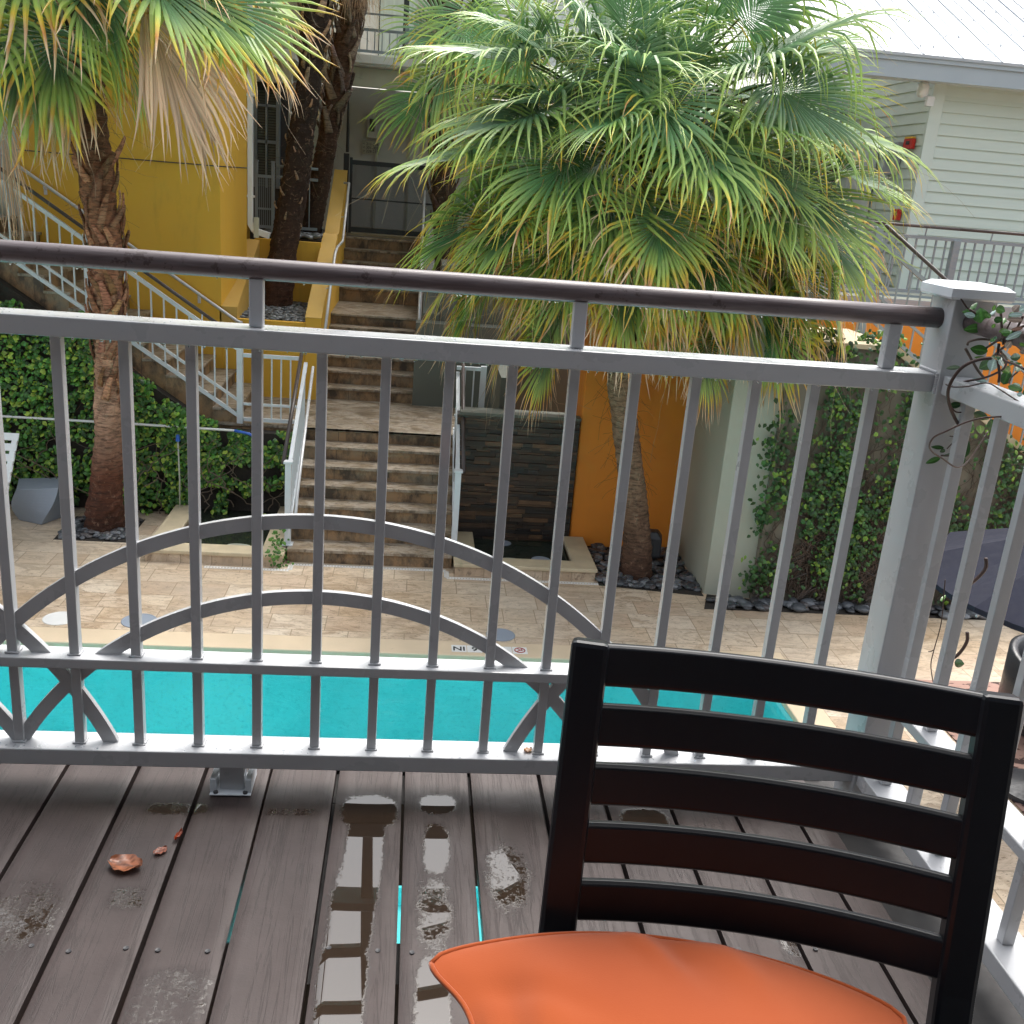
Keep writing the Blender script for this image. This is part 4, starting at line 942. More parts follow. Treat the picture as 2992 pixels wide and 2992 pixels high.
# ---------------------------------------------------------------- creeper on the corner post
t = thing('climbing_plant', 'twining creeper with glossy oval leaves around the corner post and side railing', 'plant', (1.05, 1.8, ZD))
V5 = lambda x, y: ((2650 + x / 3.512) * k_, (850 + y / 3.512) * k_)
V6 = lambda x, y: ((2650 + x / 2.147) * k_, (1200 + y / 2.147) * k_)
def stem(pts, y, r, f=V5, col='bark_pale'):
    ys = np.linspace(*y, len(pts)) if isinstance(y, tuple) else [y] * len(pts)
    P = np.array([ony(*f(*p), yy) for p, yy in zip(pts, ys)])
    # smooth through points
    n = len(P); tt = np.linspace(0, n - 1, n * 6); out = []
    for q in tt:
        i = int(min(q, n - 2)); s = q - i; p0, p1, p2, p3 = P[max(i - 1, 0)], P[i], P[i + 1], P[min(i + 2, n - 1)]
        out.append(.5 * (2 * p1 + (p2 - p0) * s + (2 * p0 - 5 * p1 + 4 * p2 - p3) * s * s + (3 * p1 - p0 - 3 * p2 + p3) * s ** 3))
    MB().tube(out, r, 7).build('stem', M[col], t, smooth=True)
M['vine_stem'] = plain('dark_vine_stem', (.055, .028, .022), .5, .3, 60, .2, 300)
stem([(580, 1450), (500, 1320), (440, 1180), (420, 1050), (455, 930), (540, 810), (640, 740), (760, 700), (870, 690)], (1.80, 1.72), .0032, col='vine_stem')
stem([(400, 960), (470, 985), (620, 980), (820, 945), (950, 1010), (1060, 1080), (1200, 1170)], (1.80, 1.6), .0014, col='vine_stem')
stem([(470, 975), (600, 930), (760, 900), (880, 860), (1000, 790), (1020, 700), (960, 620)], (1.8, 1.7), .0022, col='vine_stem')
stem([(1200, 1300), (1050, 1290), (800, 1300), (600, 1350), (400, 1440), (280, 1500), (230, 1590), (270, 1660), (380, 1730), (480, 1800), (560, 1800), (640, 1730), (730, 1600), (830, 1445)], (1.60, 1.82), .0017, col='vine_stem')
stem([(650, 210), (600, 150), (540, 60), (505, 0)], 1.822, .0016, col='vine_stem')
stem([(830, 480), (830, 400), (790, 330), (700, 230), (640, 190)], 1.79, .0022, col='vine_stem')
stem([(620, 560), (640, 520), (750, 495), (880, 505), (980, 510)], 1.78, .0022)
stem([(600, 590), (650, 680), (700, 770), (740, 830), (790, 890)], 1.78, .0026)
stem([(810, 590), (900, 530), (1000, 470), (1110, 400), (1200, 360)], (1.78, 1.6), .0022, col='vine_stem')
stem([(860, 700), (940, 620), (1010, 560), (1110, 420), (1190, 260)], (1.76, 1.62), .0022, col='vine_stem')
stem([(990, 550), (975, 400), (965, 250), (955, 145)], 1.7, .0024)
stem([(1005, 430), (1060, 320), (1110, 230), (1135, 140)], 1.68, .0016, col='vine_stem')
stem([(945, 540), (930, 680), (950, 850), (940, 940)], 1.72, .0026, col='vine_stem')
stem([(940, 640), (1010, 720), (1100, 750), (1200, 800)], (1.72, 1.6), .0022, col='vine_stem')
stem([(1045, 950), (1070, 890), (1150, 820)], 1.66, .0014)
stem([(455, 1190), (500, 1240), (560, 1245), (635, 1215)], 1.79, .0014, col='vine_stem')
stem([(410, 1620), (480, 1550), (520, 1520), (500, 1500), (440, 1490)], 1.81, .0012, col='vine_stem')
stem([(350, 1690), (430, 1690), (520, 1665)], 1.815, .0018, col='vine_stem')
stem([(495, 925), (492, 990), (430, 1060), (340, 1130), (310, 1190), (310, 1240)], (1.70, 1.70), .0034, V6, 'vine_stem')
stem([(378, 1390), (375, 1450), (320, 1530), (230, 1590), (212, 1640), (220, 1660)], 1.70, .0034, V6, 'vine_stem')
stem([(240, 1060), (232, 1150), (215, 1330), (170, 1500), (150, 1600), (168, 1720), (180, 1760)], 1.84, .0011, V6, 'vine_stem')
stem([(168, 1500), (150, 1510), (135, 1512)], 1.84, .0011, V6, 'vine_stem')
def vleaf(c, tip, width, y, f=V5, col=(.035, .10, .03), dy=.012, fold=.25, back=False):
    a = np.array(ony(*f(*c), y)); b = np.array(ony(*f(*tip), y + dy)); L = np.linalg.norm(b - a); d = (b - a) / L
    view = -(a - np.array([0, 0, CAM_H])); view /= np.linalg.norm(view); s = np.cross(d, view); s /= np.linalg.norm(s); n_ = np.cross(s, d)
    w = width * np.linalg.norm(np.array(ony(*f(100, 0), y)) - np.array(ony(*f(0, 0), y))) / 100
    V = []; cols = []; NN, MM = 13, 9
    for i in range(NN):
        q = i / (NN - 1); ww = w / 2 * (math.sin(math.pi * q ** .85) ** .75 if 0 < q < 1 else .02)
        for j in range(MM):
            r = j / (MM - 1) * 2 - 1
            V.append(a + d * L * q + s * ww * r + n_ * (-ww * fold * abs(r) ** 1.3 - L * .12 * (q - .4) ** 2 + ww * .05 * math.sin(q * 20) * abs(r)))
            cols.append(np.array(col) * (1.9 if abs(r) < .06 else 1) * (1 + .12 * math.sin(q * 30 + abs(r) * 8)))
    idx = np.arange(NN * MM).reshape(NN, MM); F = np.stack([idx[:-1, :-1], idx[1:, :-1], idx[1:, 1:], idx[:-1, 1:]], -1).reshape(-1, 4)
    MB().add(V, F, np.array(cols)).build('leaf', M['leaf_vine'], t, smooth=True)
G1, G2, G3, GL = (.05, .145, .03), (.028, .08, .022), (.10, .21, .05), (.30, .42, .40)
for a in (((770, 330), (750, 170), 150, 1.775, V5, G1), ((800, 370), (580, 400), 95, 1.78, V5, G1), ((700, 260), (585, 235), 60, 1.78, V5, GL), ((650, 200), (728, 115), 50, 1.8, V5, G1),
          ((660, 210), (560, 215), 50, 1.805, V5, G1), ((850, 350), (950, 270), 55, 1.77, V5, G2), ((850, 250), (920, 195), 30, 1.77, V5, GL), ((830, 620), (650, 590), 105, 1.77, V5, G1),
          ((830, 700), (690, 680), 40, 1.775, V5, G3), ((880, 720), (740, 800), 120, 1.765, V5, (.07, .14, .06)), ((900, 700), (860, 830), 110, 1.75, V5, GL), ((950, 700), (1050, 700), 110, 1.73, V5, G2),
          ((1000, 780), (1050, 850), 90, 1.73, V5, G1), ((990, 960), (1050, 800), 110, 1.74, V5, G2), ((545, 780), (400, 795), 48, 1.79, V5, (.14, .20, .13)), ((830, 930), (670, 900), 50, 1.77, V5, GL),
          ((440, 1180), (575, 1160), 70, 1.79, V5, G2), ((1040, 980), (1190, 1020), 70, 1.68, V5, G1), ((600, 1710), (550, 1475), 135, 1.80, V5, G2), ((600, 1720), (400, 1860), 95, 1.81, V5, (.045, .11, .04)),
          ((345, 1710), (190, 1770), 62, 1.815, V5, G1), ((380, 1610), (245, 1600), 45, 1.815, V5, G2), ((380, 1690), (515, 1665), 32, 1.812, V5, G2), ((390, 1630), (335, 1655), 45, 1.812, V5, G2),
          ((690, 1250), (850, 1320), 90, 1.76, V5, G2), ((860, 1320), (930, 1500), 120, 1.755, V5, G2), ((750, 1380), (760, 1470), 80, 1.79, V5, G3), ((1010, 400), (940, 420), 50, 1.69, V5, G3),
          ((980, 350), (1010, 270), 60, 1.71, V5, G1), ((300, 1580), (365, 1590), 60, 1.695, V6, G2), ((212, 1195), (245, 1155), 22, 1.84, V6, G3),
          ((1180, 420), (1010, 500), 60, 1.62, V5, GL), ((1190, 300), (1020, 290), 60, 1.6, V5, (.25, .2, .17)), ((1190, 380), (1060, 400), 40, 1.6, V5, (.22, .13, .10)),
          ((1190, 240), (1040, 250), 50, 1.6, V5, GL)):
    vleaf(*a)

rv = np.random.default_rng(12)
for k in range(34):
    x, y = rv.uniform(860, 1190), rv.uniform(170, 700) if k < 26 else rv.uniform(700, 1250); a = rv.uniform(0, 6.28); L_ = rv.uniform(50, 120)
    vleaf((x, y), (x + L_ * math.cos(a), y + L_ * math.sin(a)), L_ * rv.uniform(.5, .85), rv.uniform(1.58, 1.72), V5, [G1, G2, G3, G2, (.24, .20, .17), GL][rv.integers(6)], dy=rv.uniform(-.02, .03))
# ---------------------------------------------------------------- garden furniture far below
t = thing('side_table', 'blue grey twisted cube side table on the pool deck below the ivy', 'side table', (-4.45, 12.1, 0))
bq = [onz(45, 1003, 0), onz(86, 998, 0), onz(99, 968, 0)]; cx, cy = -4.50, 12.30
rings = []
for k in np.linspace(0, 1, 14):
    a0 = R_(20) + R_(42) * k; s = .215 + .075 * k + .05 * math.sin(math.pi * k)
    rg = []
    for c in range(4):
        for f in np.linspace(0, 1, 8, endpoint=False):
            p = np.array([math.cos(a0 + c * math.pi / 2), math.sin(a0 + c * math.pi / 2)]) * (1 - f) + np.array([math.cos(a0 + (c + 1) * math.pi / 2), math.sin(a0 + (c + 1) * math.pi / 2)]) * f
            rg.append((cx + p[0] * s * 1.12, cy + p[1] * s * 1.12, .46 * k + .002))
    rings.append(rg)
MB().rings(rings).build('body', M['planter'], t, smooth=False, bevel=.008)
t = thing('sun_lounger', 'white slatted lounger with raised backrest at the left edge', 'lounger', (-5.1, 12.0, 0))
for dx in (0, .55):
    MB().beam((-4.70 - dx, 11.62, .30), (-4.63 - dx, 12.05, 1.10), .06, .035, up=(0, -1, .6)).build('back_rail', M['white'], t)
for k in range(7):
    f = .1 + k * .14; MB().obox((-5.27 + .06 * f, 11.62 + .43 * f, .31 + .80 * f), (.62, 0, 0), (.0, .053, .072), (0, -.012, .01)).build('slat', M['white'], t)
MB().box(-5.30, -4.70, 10.1, 11.60, .28, .33).box(-5.30, -5.23, 10.15, 10.22, 0, .28).box(-4.76, -4.70, 10.15, 10.22, 0, .28).box(-4.76, -4.70, 11.52, 11.58, 0, .28).build('seat', M['white'], t)
t = thing('outdoor_speaker', 'black outdoor speaker standing on pebbles behind the palm trunk', 'speaker', (3.08, 11.7, .05))
MB().rings([[(3.08 + x * s, 11.72 + y * s + (z - .1) * .25, z) for x, y in ((-.13, -.08), (.11, -.11), (.16, .1), (-.08, .13))] for s, z in ((.55, .06), (.95, .1), (1.0, .32), (.6, .40))]).build('case', M['resin'], t, bevel=.015)
MB().rings([[(3.0 + x, 11.60 + (z - .1) * .25, z) for x in (-.02, .09)] + [(3.09, 11.615 + (z - .1) * .25, z), (2.98, 11.615 + (z - .1) * .25, z)] for z in (.12, .31)]).build('grille', M['black'], t)
t = thing('parasol', 'open charcoal parasol seen from above beyond the side railing', 'parasol', (5.2, 6.75, 0))
pc_ = (5.25, 6.8); Rr = 1.3; V = [(pc_[0], pc_[1], 2.30)]; nr = 10
for i in range(1, nr + 1):
    for j in range(32):
        a = R_(22.5) + j * 2 * math.pi / 32; jj = (j % 4) / 4; k = math.cos(math.pi / 8) / math.cos((jj - .5) * math.pi / 4); f = i / nr
        sag = -.05 * math.sin(math.pi * jj) * f
        V.append((pc_[0] + Rr * f * k * math.cos(a), pc_[1] + Rr * f * k * math.sin(a), 2.30 - .5 * f ** 1.1 + sag))
F = [[0, 1 + j, 1 + (j + 1) % 32] for j in range(32)] + [[1 + i * 32 + j, 1 + (i + 1) * 32 + j, 1 + (i + 1) * 32 + (j + 1) % 32, 1 + i * 32 + (j + 1) % 32] for i in range(nr - 1) for j in range(32)]
b0 = 1 + (nr - 1) * 32; V += [(v[0], v[1], v[2] - .04) for v in V[b0:b0 + 32]]; F += [[b0 + j, b0 + 32 + j, b0 + 32 + (j + 1) % 32, b0 + (j + 1) % 32] for j in range(32)]
cn = MB().add(V, F).build('canopy', M['canvas'], t); so_ = cn.modifiers.new('s', 'SOLIDIFY'); so_.thickness = .004
MB().tube([(5.2, 6.75, .06), (5.2, 6.75, 2.37)], .024, 12).build('pole', M['greybox'], t, smooth=True); MB().lathe([(.28, 0.003), (.28, .05), (.05, .08), (.04, .3)], 5.2, 6.75, 24).build('base', M['resin'], t)
for j in range(8):
    a = R_(22.5) + j * math.pi / 4; MB().beam((5.2, 6.75, 2.20), (5.2 + Rr * .95 * math.cos(a), 6.75 + Rr * .95 * math.sin(a), 1.74), .015, .015).build('rib', M['greybox'], t)
t = thing('garden_armchair', 'moulded charcoal garden armchair on the patterned rug beyond the side railing', 'armchair', (5.7, 7.7, 0))
cx, cy, rt_ = 5.95, 7.75, R_(25)
def L(x, y, z): return (cx + x * math.cos(rt_) - y * math.sin(rt_), cy + x * math.sin(rt_) + y * math.cos(rt_), z)
rings = []
for q in np.linspace(-1, 1, 27):                         # horseshoe shell: arms and back in one moulded band
    a = q * R_(128) + math.pi / 2; rx, ry = .40, .38; top = .62 + .17 * math.cos(q * math.pi / 2 * .95) ** 1.2; th_ = .045 + .03 * math.cos(q * 1.4)
    rings.append([L((rx + d) * math.cos(a), (ry + d) * math.sin(a), z) for d, z in ((0, .22), (0, top - .03), (th_ * .5, top), (th_ * 1.1, top - .02), (th_, .15), (.01, .12))])
MB().rings(rings).build('shell', M['resin'], t, smooth=True)
MB().rings([[L(.36 * math.cos(a), .33 * math.sin(a) - .04, z) for a in np.linspace(0, 2 * math.pi, 24, endpoint=False)] for z in (.02, .36, .40)]).build('seat', M['resin'], t, bevel=.02)
single('outdoor_rug', MB().box(4.95, 8.2, 6.2, 8.68, .0045, .014), M['rug'], 'brown spotted outdoor rug under the charcoal armchair', 'rug')

# ================================================================ PLANTS
def fan(mb, hub, axis, nrm, R0, nseg, spread, droop, age, r, dry=0., K=8, jit=.0, wm=1.):
    hub = np.asarray(hub, float); a = np.asarray(axis, float); a /= np.linalg.norm(a); n_ = np.asarray(nrm, float); n_ = n_ - a * n_.dot(a); n_ /= np.linalg.norm(n_); s = np.cross(n_, a)
    ph = np.linspace(-spread, spread, nseg) + r.normal(0, .012 + jit, nseg)
    d = np.cos(ph)[:, None] * a + np.sin(ph)[:, None] * s - n_ * (.10 + .25 * np.abs(ph / spread)[:, None] ** 2) * -1
    # costapalmate: segments start along a short midrib that curls down
    off = (1 - np.abs(ph / spread)) * .28 * R0
    start = hub + a * off[:, None] * .9 + np.array([0, 0, -1.]) * (off[:, None] / R0) ** 2 * R0 * .35
    d /= np.linalg.norm(d, axis=1)[:, None]
    L_ = R0 * (.62 + .38 * np.cos(ph * .5)) * r.uniform(.9, 1.08, nseg)
    g = droop * r.uniform(.75, 1.3, nseg); P = [start]; D = [d]; p = start; dd = d; lat = r.normal(0, .16, (nseg, 1)) * s
    foldf = np.where(r.random(nseg) < .22, r.uniform(.35, .75, nseg), 9.)
    for k in range(1, K + 1):
        f = k / K; dd = dd + np.array([0, 0, -1.]) * (g[:, None] * (f ** 2.2) * .85) + np.array([0, 0, -1.]) * ((f > foldf) * .55)[:, None] + lat * (f ** 3) + r.normal(0, .09 * f ** 3, (nseg, 3))
        dd /= np.linalg.norm(dd, axis=1)[:, None]; p = p + dd * (L_ / K)[:, None]; P.append(p); D.append(dd)
    P = np.array(P); D = np.array(D)                       # K+1, nseg, 3
    fr = np.linspace(0, 1, K + 1); rj = .42; dphi = 2 * spread / nseg
    wmax = R0 * rj * dphi * 1.05 * wm
    wd = np.where(fr < rj, np.maximum(fr / rj, .12) * wmax, wmax * (1 - ((fr - rj) / (1 - rj)) ** 1.15) + .0015)
    wv = np.cross(n_[None, None, :], D); wv /= np.linalg.norm(wv, axis=2)[:, :, None] + 1e-9
    upv = np.cross(D, wv); sg = np.where(np.arange(nseg) % 2 == 0, 1., 1.)
    half = wv * (wd[:, None, None] / 2)
    mid = P + upv * (wd[:, None, None] * .28); V = np.stack([P - half, mid, P + half], axis=2)  # K+1,nseg,3,3
    V = V.transpose(1, 0, 2, 3).reshape(-1, 3)
    F = []
    base = np.arange(nseg)[:, None, None] * (K + 1) * 3 + np.arange(K)[None, :, None] * 3 + np.array([0, 1])[None, None, :]
    F = np.stack([base, base + 1, base + 4, base + 3], -1).reshape(-1, 4)
    # colour along the segment
    gla = r.uniform(0, 1); gd = (np.array([.060, .155, .045]) * (1 - gla) + np.array([.105, .185, .105]) * gla) * r.uniform(.75, 1.3); gy = np.array([.34, .47, .11]); yl = np.array([.66, .50, .05]); og = np.array([.52, .22, .05]); tn = np.array([.66, .50, .34])
    gdv = gd * (1 + .45 * (1 - age))
    segage = np.clip(age + r.normal(0, .16, nseg), 0, 1.3)[:, None]; ff = fr[None, :]
    tcoord = ff * (.62 + .62 * segage)
    def sm_(x, lo, hi): x = np.clip((x - lo) / (hi - lo), 0, 1); return (x * x * (3 - 2 * x))[..., None]
    c = gdv * (1 - sm_(tcoord, .25, .62)) + gy * sm_(tcoord, .25, .62)
    c = c * (1 - sm_(tcoord, .66, .80)) + yl * sm_(tcoord, .66, .80)
    c = c * (1 - sm_(tcoord, .80, .92)) + og * sm_(tcoord, .80, .92); c = c * (1 - sm_(tcoord, .92, 1.02)) + tn * sm_(tcoord, .92, 1.02)
    if dry > 0: c = c * (1 - dry) + np.array([.62, .43, .28]) * dry * r.uniform(.6, 1.25, (nseg, 1, 1))
    c = c * r.uniform(.8, 1.2, (nseg, 1, 1))
    c3 = np.repeat(c[:, :, None, :], 3, axis=2); c3[:, :, 1] *= 1.25
    mb.add(V, F, np.clip(c3.reshape(-1, 3), 0, 1))
    # loose fibres
    for _ in range(int(3 + age * 5)):
        i = r.integers(nseg); q0 = P[int(K * r.uniform(.5, .9)), i]; pts = [q0]; dv = D[-1, i] * .05
        for k in range(6): dv = dv + r.normal(0, .022, 3) + [0, 0, -.008]; pts.append(pts[-1] + dv)
        mb.tube(pts, .0012, 3, tn * r.uniform(.5, 1.1), caps=False)
def petiole(mb, a, b, r0=.018, col=(.10, .14, .04)):
    a, b = np.array(a), np.array(b); L_ = np.linalg.norm(b - a); pts = []
    for f in np.linspace(0, 1, 7): pts.append(a * (1 - f) + b * f + np.array([0, 0, 1.]) * .10 * L_ * math.sin(math.pi * f))
    mb.tube(pts, np.linspace(r0 * 1.3, r0 * .6, 7), 5, col)
def crown(mb, cen, n, seed, rh=(1.0, 1.6), R0=(1.0, 1.35), elev=(-60, 75), hand=(), bm=None, skip=None, nseg=40, ageb=0., droop=1.):
    r = np.random.default_rng(seed); cen = np.array(cen)
    items = []
    for i in range(n):
        el = math.asin(np.clip(math.sin(R_(elev[0])) + (math.sin(R_(elev[1])) - math.sin(R_(elev[0]))) * (i + .5) / n, -1, 1)); az = i * 2.39996 + r.uniform(-.3, .3)
        dv = np.array([math.cos(el) * math.cos(az), math.cos(el) * math.sin(az), math.sin(el)])
        if skip and skip(dv): continue
        items.append((cen + dv * r.uniform(*rh) - np.array([0, 0, 1.]) * .12 * math.cos(el), dv, r.uniform(*R0), el, None))
    for hb, ax, R1, ag in hand: items.append((np.array(hb), np.array(ax) / np.linalg.norm(ax), R1, 0, ag))
    for hb, dv, R1, el, ag in items:
        if ag is None:
            ax = dv * (.85 + .5 * max(0, math.sin(el))) + np.array([0, 0, -.12 - .42 * math.cos(el)]); age = np.clip(.50 - math.sin(el) * .75 + r.normal(0, .10) + ageb, 0, 1.05)
        else: ax = dv; age = ag
        out = hb - cen; nrm = np.array([0, 0, 1.]) * .45 + out / (np.linalg.norm(out) + 1e-6) * 1.0 + r.normal(0, .22, 3)
        fan(mb, hb, ax, nrm, R1, nseg, R_(r.uniform(98, 125)), droop * r.uniform(.14, .50), age, r)
        petiole(mb, cen + (hb - cen) * .06 - [0, 0, .15], hb)
def trunk(name, pts, rad, col, parent, seed, boots=(), boot_col=(.30, .19, .12), rough_amp=.012, fib=0):
    """pts: list of (x,y,z); rad radii; boots: list of (f0,f1,count,size,spread)"""
    P = np.array(pts, float); n = 150; cum = np.r_[0, np.cumsum(np.linalg.norm(np.diff(P, axis=0), axis=1))]; s = np.linspace(0, cum[-1], n)
    C_ = np.stack([np.interp(s, cum, P[:, i]) for i in range(3)], 1); Rd = np.interp(s, cum, rad)
    ker = np.ones(9) / 9
    for i in range(3): C_[:, i] = np.convolve(np.pad(C_[:, i], 4, mode='edge'), ker, 'valid')
    seg = 56; th = np.linspace(0, 2 * math.pi, seg, endpoint=False); r = np.random.default_rng(seed); V = []; colv = []
    cols = np.stack([np.interp(s, np.linspace(0, cum[-1], len(col)), np.array(col)[:, i]) for i in range(3)], 1)
    for i in range(n):
        for j in range(seg):
            q = Vector((math.cos(th[j]) * 3, math.sin(th[j]) * 3, s[i] * 14 + seed)); q2 = Vector((math.cos(th[j]) * 1.2, math.sin(th[j]) * 1.2, s[i] * 2.4 + seed * 3))
            d = mnoise.noise(q) * rough_amp + mnoise.noise(q2) * rough_amp * 1.2 + (rough_amp * .5 * math.sin(s[i] * 75 + 2 * mnoise.noise(q2) * 5))
            rr = Rd[i] + d; V.append((C_[i, 0] + rr * math.cos(th[j]), C_[i, 1] + rr * math.sin(th[j]), C_[i, 2])); colv.append(cols[i] * (1 + 9 * d))
    idx = np.arange(n * seg).reshape(n, seg); nx = np.roll(idx, -1, axis=1); F = np.stack([idx[:-1], nx[:-1], nx[1:], idx[1:]], -1).reshape(-1, 4)
    mb = MB().add(V, F, np.clip(np.array(colv), .003, 1))
    for (f0, f1, cnt, size, spread) in boots:
        for k in range(cnt):
            f = f0 + (f1 - f0) * (k + r.uniform(0, 1)) / cnt; i = int(f * (n - 1)); a = k * 2.39996 + r.uniform(-.25, .25); side = r.choice([-1, 1])
            o = np.array([math.cos(a), math.sin(a), 0]); tg = np.array([-math.sin(a), math.cos(a), 0]) * side
            c0 = C_[i] + o * (Rd[i] - .01); up_ = np.array([0, 0, 1.]); dr = up_ * 1 + tg * r.uniform(.2, .65) + o * r.uniform(.08, .30) * spread; dr /= np.linalg.norm(dr)
            L_ = size * r.uniform(.7, 1.25); w0 = L_ * .36; bc = np.array(boot_col) * r.uniform(.5, 1.5) * np.array([1, r.uniform(.9, 1.1), r.uniform(.85, 1.15)])
            rg = []
            for q in np.linspace(0, 1, 6):
                c = c0 + dr * L_ * q + o * .03 * math.sin(q * 2.5); ww = w0 * (1 - .55 * q) / 2; tt = .020 * (1 - .5 * q)
                sd = np.cross(dr, o); sd /= np.linalg.norm(sd); rg.append([c - sd * ww, c - sd * ww * .5 + o * tt, c + sd * ww * .5 + o * tt, c + sd * ww, c - o * .01])
            mb.rings(rg, col=bc)
    if fib:
        for k in range(fib):
            i = int(r.uniform(.25, 1) * (n - 1)); a = r.uniform(0, 6.28); o = np.array([math.cos(a), math.sin(a), 0]); p = C_[i] + o * Rd[i]; pts_ = [p]; dv = o * .03 + r.normal(0, .02, 3)
            for _ in range(4): dv = dv + r.normal(0, .018, 3) + [0, 0, -.012]; pts_.append(pts_[-1] + dv)
            mb.tube(pts_, .0015, 3, np.array(boot_col) * r.uniform(.4, 1.2), caps=False)
    return mb.build(name, M['trunk'], parent, smooth=True)
def tree(label, loc): return thing('palm_tree', label, 'palm tree', loc, group='palms around the pool court')

# the large palm right of the centre
t = tree('large full crowned fan palm in the pebble bed before the orange wall', (2.8, 11.26, 0))
trunk('trunk', [(2.82, 11.26, -.1), (2.77, 11.26, .5), (2.62, 11.26, 1.2), (2.48, 11.27, 1.8), (2.36, 11.28, 2.3), (2.28, 11.3, 3.2), (2.26, 11.3, 3.9), (2.26, 11.3, 4.6)],
      [.20, .165, .155, .15, .15, .16, .22, .16], [(.07, .028, .018), (.26, .165, .105), (.34, .225, .145), (.17, .10, .06), (.11, .065, .038)], t, 5, boots=[(.62, .95, 60, .34, 1.2)], boot_col=(.13, .06, .035), rough_amp=.013, fib=260)
cen = np.array([2.32, 11.3, 4.80])
H = []
def hp(px, py, rad, ax, R1, age):
    # hub on a sphere of radius rad round the crown's heart, on the near side of the sight line
    d = ray(px, py); o = np.array([0, 0, CAM_H]) - cen; b = d.dot(o); cc = o.dot(o) - rad * rad; q = b * b - cc
    tt = -b - math.sqrt(q) if q > 0 else -b
    H.append((np.array([0, 0, CAM_H]) + d * tt, ax, R1, age))
hp(1123, 61, 1.6, (-.6, -.5, .35), 1.1, .05); hp(1163, 107, 1.5, (.1, -.7, -.7), 1.0, .1); hp(1008, 118, 1.6, (-.95, -.3, .0), 1.25, .15); hp(1032, 203, 1.5, (-.85, -.5, -.35), 1.25, .25)
hp(1091, 291, 1.45, (-.65, -.6, -.45), 1.2, .35); hp(928, 393, 1.6, (-.75, -.3, -.55), 1.3, .55); hp(1198, 382, 1.3, (.0, -.6, -.75), 1.15, .6); hp(1240, 176, 1.5, (.1, -.8, -.55), 1.1, .1)
hp(1326, 260, 1.5, (.25, -.7, -.5), 1.1, .2); hp(1406, 134, 1.7, (.75, -.3, .45), 1.35, .1); hp(1454, 158, 1.7, (.75, -.4, -.4), 1.2, .15); hp(1526, 241, 1.75, (.95, -.2, -.15), 1.2, .4)
hp(1468, 342, 1.55, (.7, -.5, -.45), 1.35, .3); hp(1427, 455, 1.5, (.5, -.4, -.75), 1.3, .6); hp(1095, 445, 1.3, (-.5, -.5, -.65), 1.1, .65); hp(1300, 450, 1.3, (.35, -.5, -.7), 1.1, .7); hp(900, 290, 1.9, (-.8, -.3, -.2), 1.05, .4); hp(1580, 320, 2.0, (.8, -.2, -.3), .9, .5)
hp(960, 470, 1.6, (-.5, -.3, -.8), 1.1, .75); hp(1200, 520, 1.2, (-.1, -.4, -.95), .95, .85); hp(1380, 520, 1.35, (.4, -.3, -.85), 1.0, .8); hp(1540, 420, 1.9, (.65, -.1, -.6), 1.1, .8); hp(1060, 540, 1.4, (-.3, -.3, -.9), .95, .9); hp(985, 560, 1.55, (-.25, -.2, -.95), .95, .95); hp(1440, 560, 1.5, (.2, -.2, -.95), .95, .9); hp(1500, 500, 1.7, (.45, -.2, -.85), .95, .85); hp(900, 470, 1.8, (-.5, -.2, -.8), .95, .85); hp(1270, 560, 1.3, (.1, -.3, -.95), .9, .9); hp(1040, 640, 1.5, (-.15, -.2, -1), .85, .95); hp(1460, 610, 1.6, (.15, -.2, -1), .85, .95); hp(900, 540, 1.9, (-.3, -.1, -.95), .9, .95); hp(1560, 520, 2.0, (.3, -.1, -.95), .9, .9); hp(1330, 640, 1.4, (.1, -.2, -1), .8, .95)
mb = MB(); crown(mb, cen, 84, 11, rh=(.95, 1.75), R0=(.9, 1.2), elev=(-50, 80), hand=H, nseg=46)
crown(mb, cen + np.array([0, .1, -.15]), 22, 12, rh=(.9, 1.5), R0=(.9, 1.15), elev=(-52, -15), nseg=42, ageb=.15)
mb.build('crown', M['leaf_palm'], t)

# the left palm
t = tree('fan palm at the left with drooping yellowed fronds and a peeling brown trunk', (-3.68, 12.1, 0))
trunk('trunk', [(-3.68, 12.1, -.1), (-3.64, 12.1, .5), (-3.57, 12.1, 1.2), (-3.55, 12.1, 1.8), (-3.52, 12.1, 2.6), (-3.51, 12.1, 3.3), (-3.56, 12.1, 4.0), (-3.62, 12.1, 4.7), (-3.64, 12.1, 5.4), (-3.72, 12.1, 6.2)],
      [.25, .19, .155, .15, .165, .175, .18, .17, .16, .16], [(.05, .018, .010), (.15, .055, .03), (.52, .31, .21), (.52, .28, .17), (.40, .18, .10), (.34, .15, .08), (.14, .06, .03), (.055, .028, .016), (.03, .018, .012)], t, 9,
      boots=[(.26, .33, 12, .24, .5), (.34, .61, 80, .27, .45), (.61, .70, 14, .30, .8), (.84, 1., 14, .25, 1.2)], boot_col=(.42, .20, .11), rough_amp=.020, fib=300)
cen = np.array([-3.75, 12.1, 6.35]); H = []
hp(62, 55, 1.3, (-.3, -.5, -.8), 1.3, .62); hp(115, 50, 1.2, (.0, -.6, -.85), 1.15, .85); hp(225, 60, 1.1, (.25, -.4, -.9), 1.0, .7); hp(330, -40, 1.7, (.7, -.3, -.6), 1.2, .75)
hp(400, -20, 1.9, (.8, -.3, -.6), 1.15, .6); hp(10, 60, 1.4, (-.5, -.4, -.7), 1.3, .5); hp(200, -30, 1.2, (.2, -.6, -.7), 1.2, .4); hp(160, -40, 1.4, (.1, -.7, -.7), 1.1, .7); hp(280, -60, 1.7, (.5, -.6, -.7), 1.2, .65)
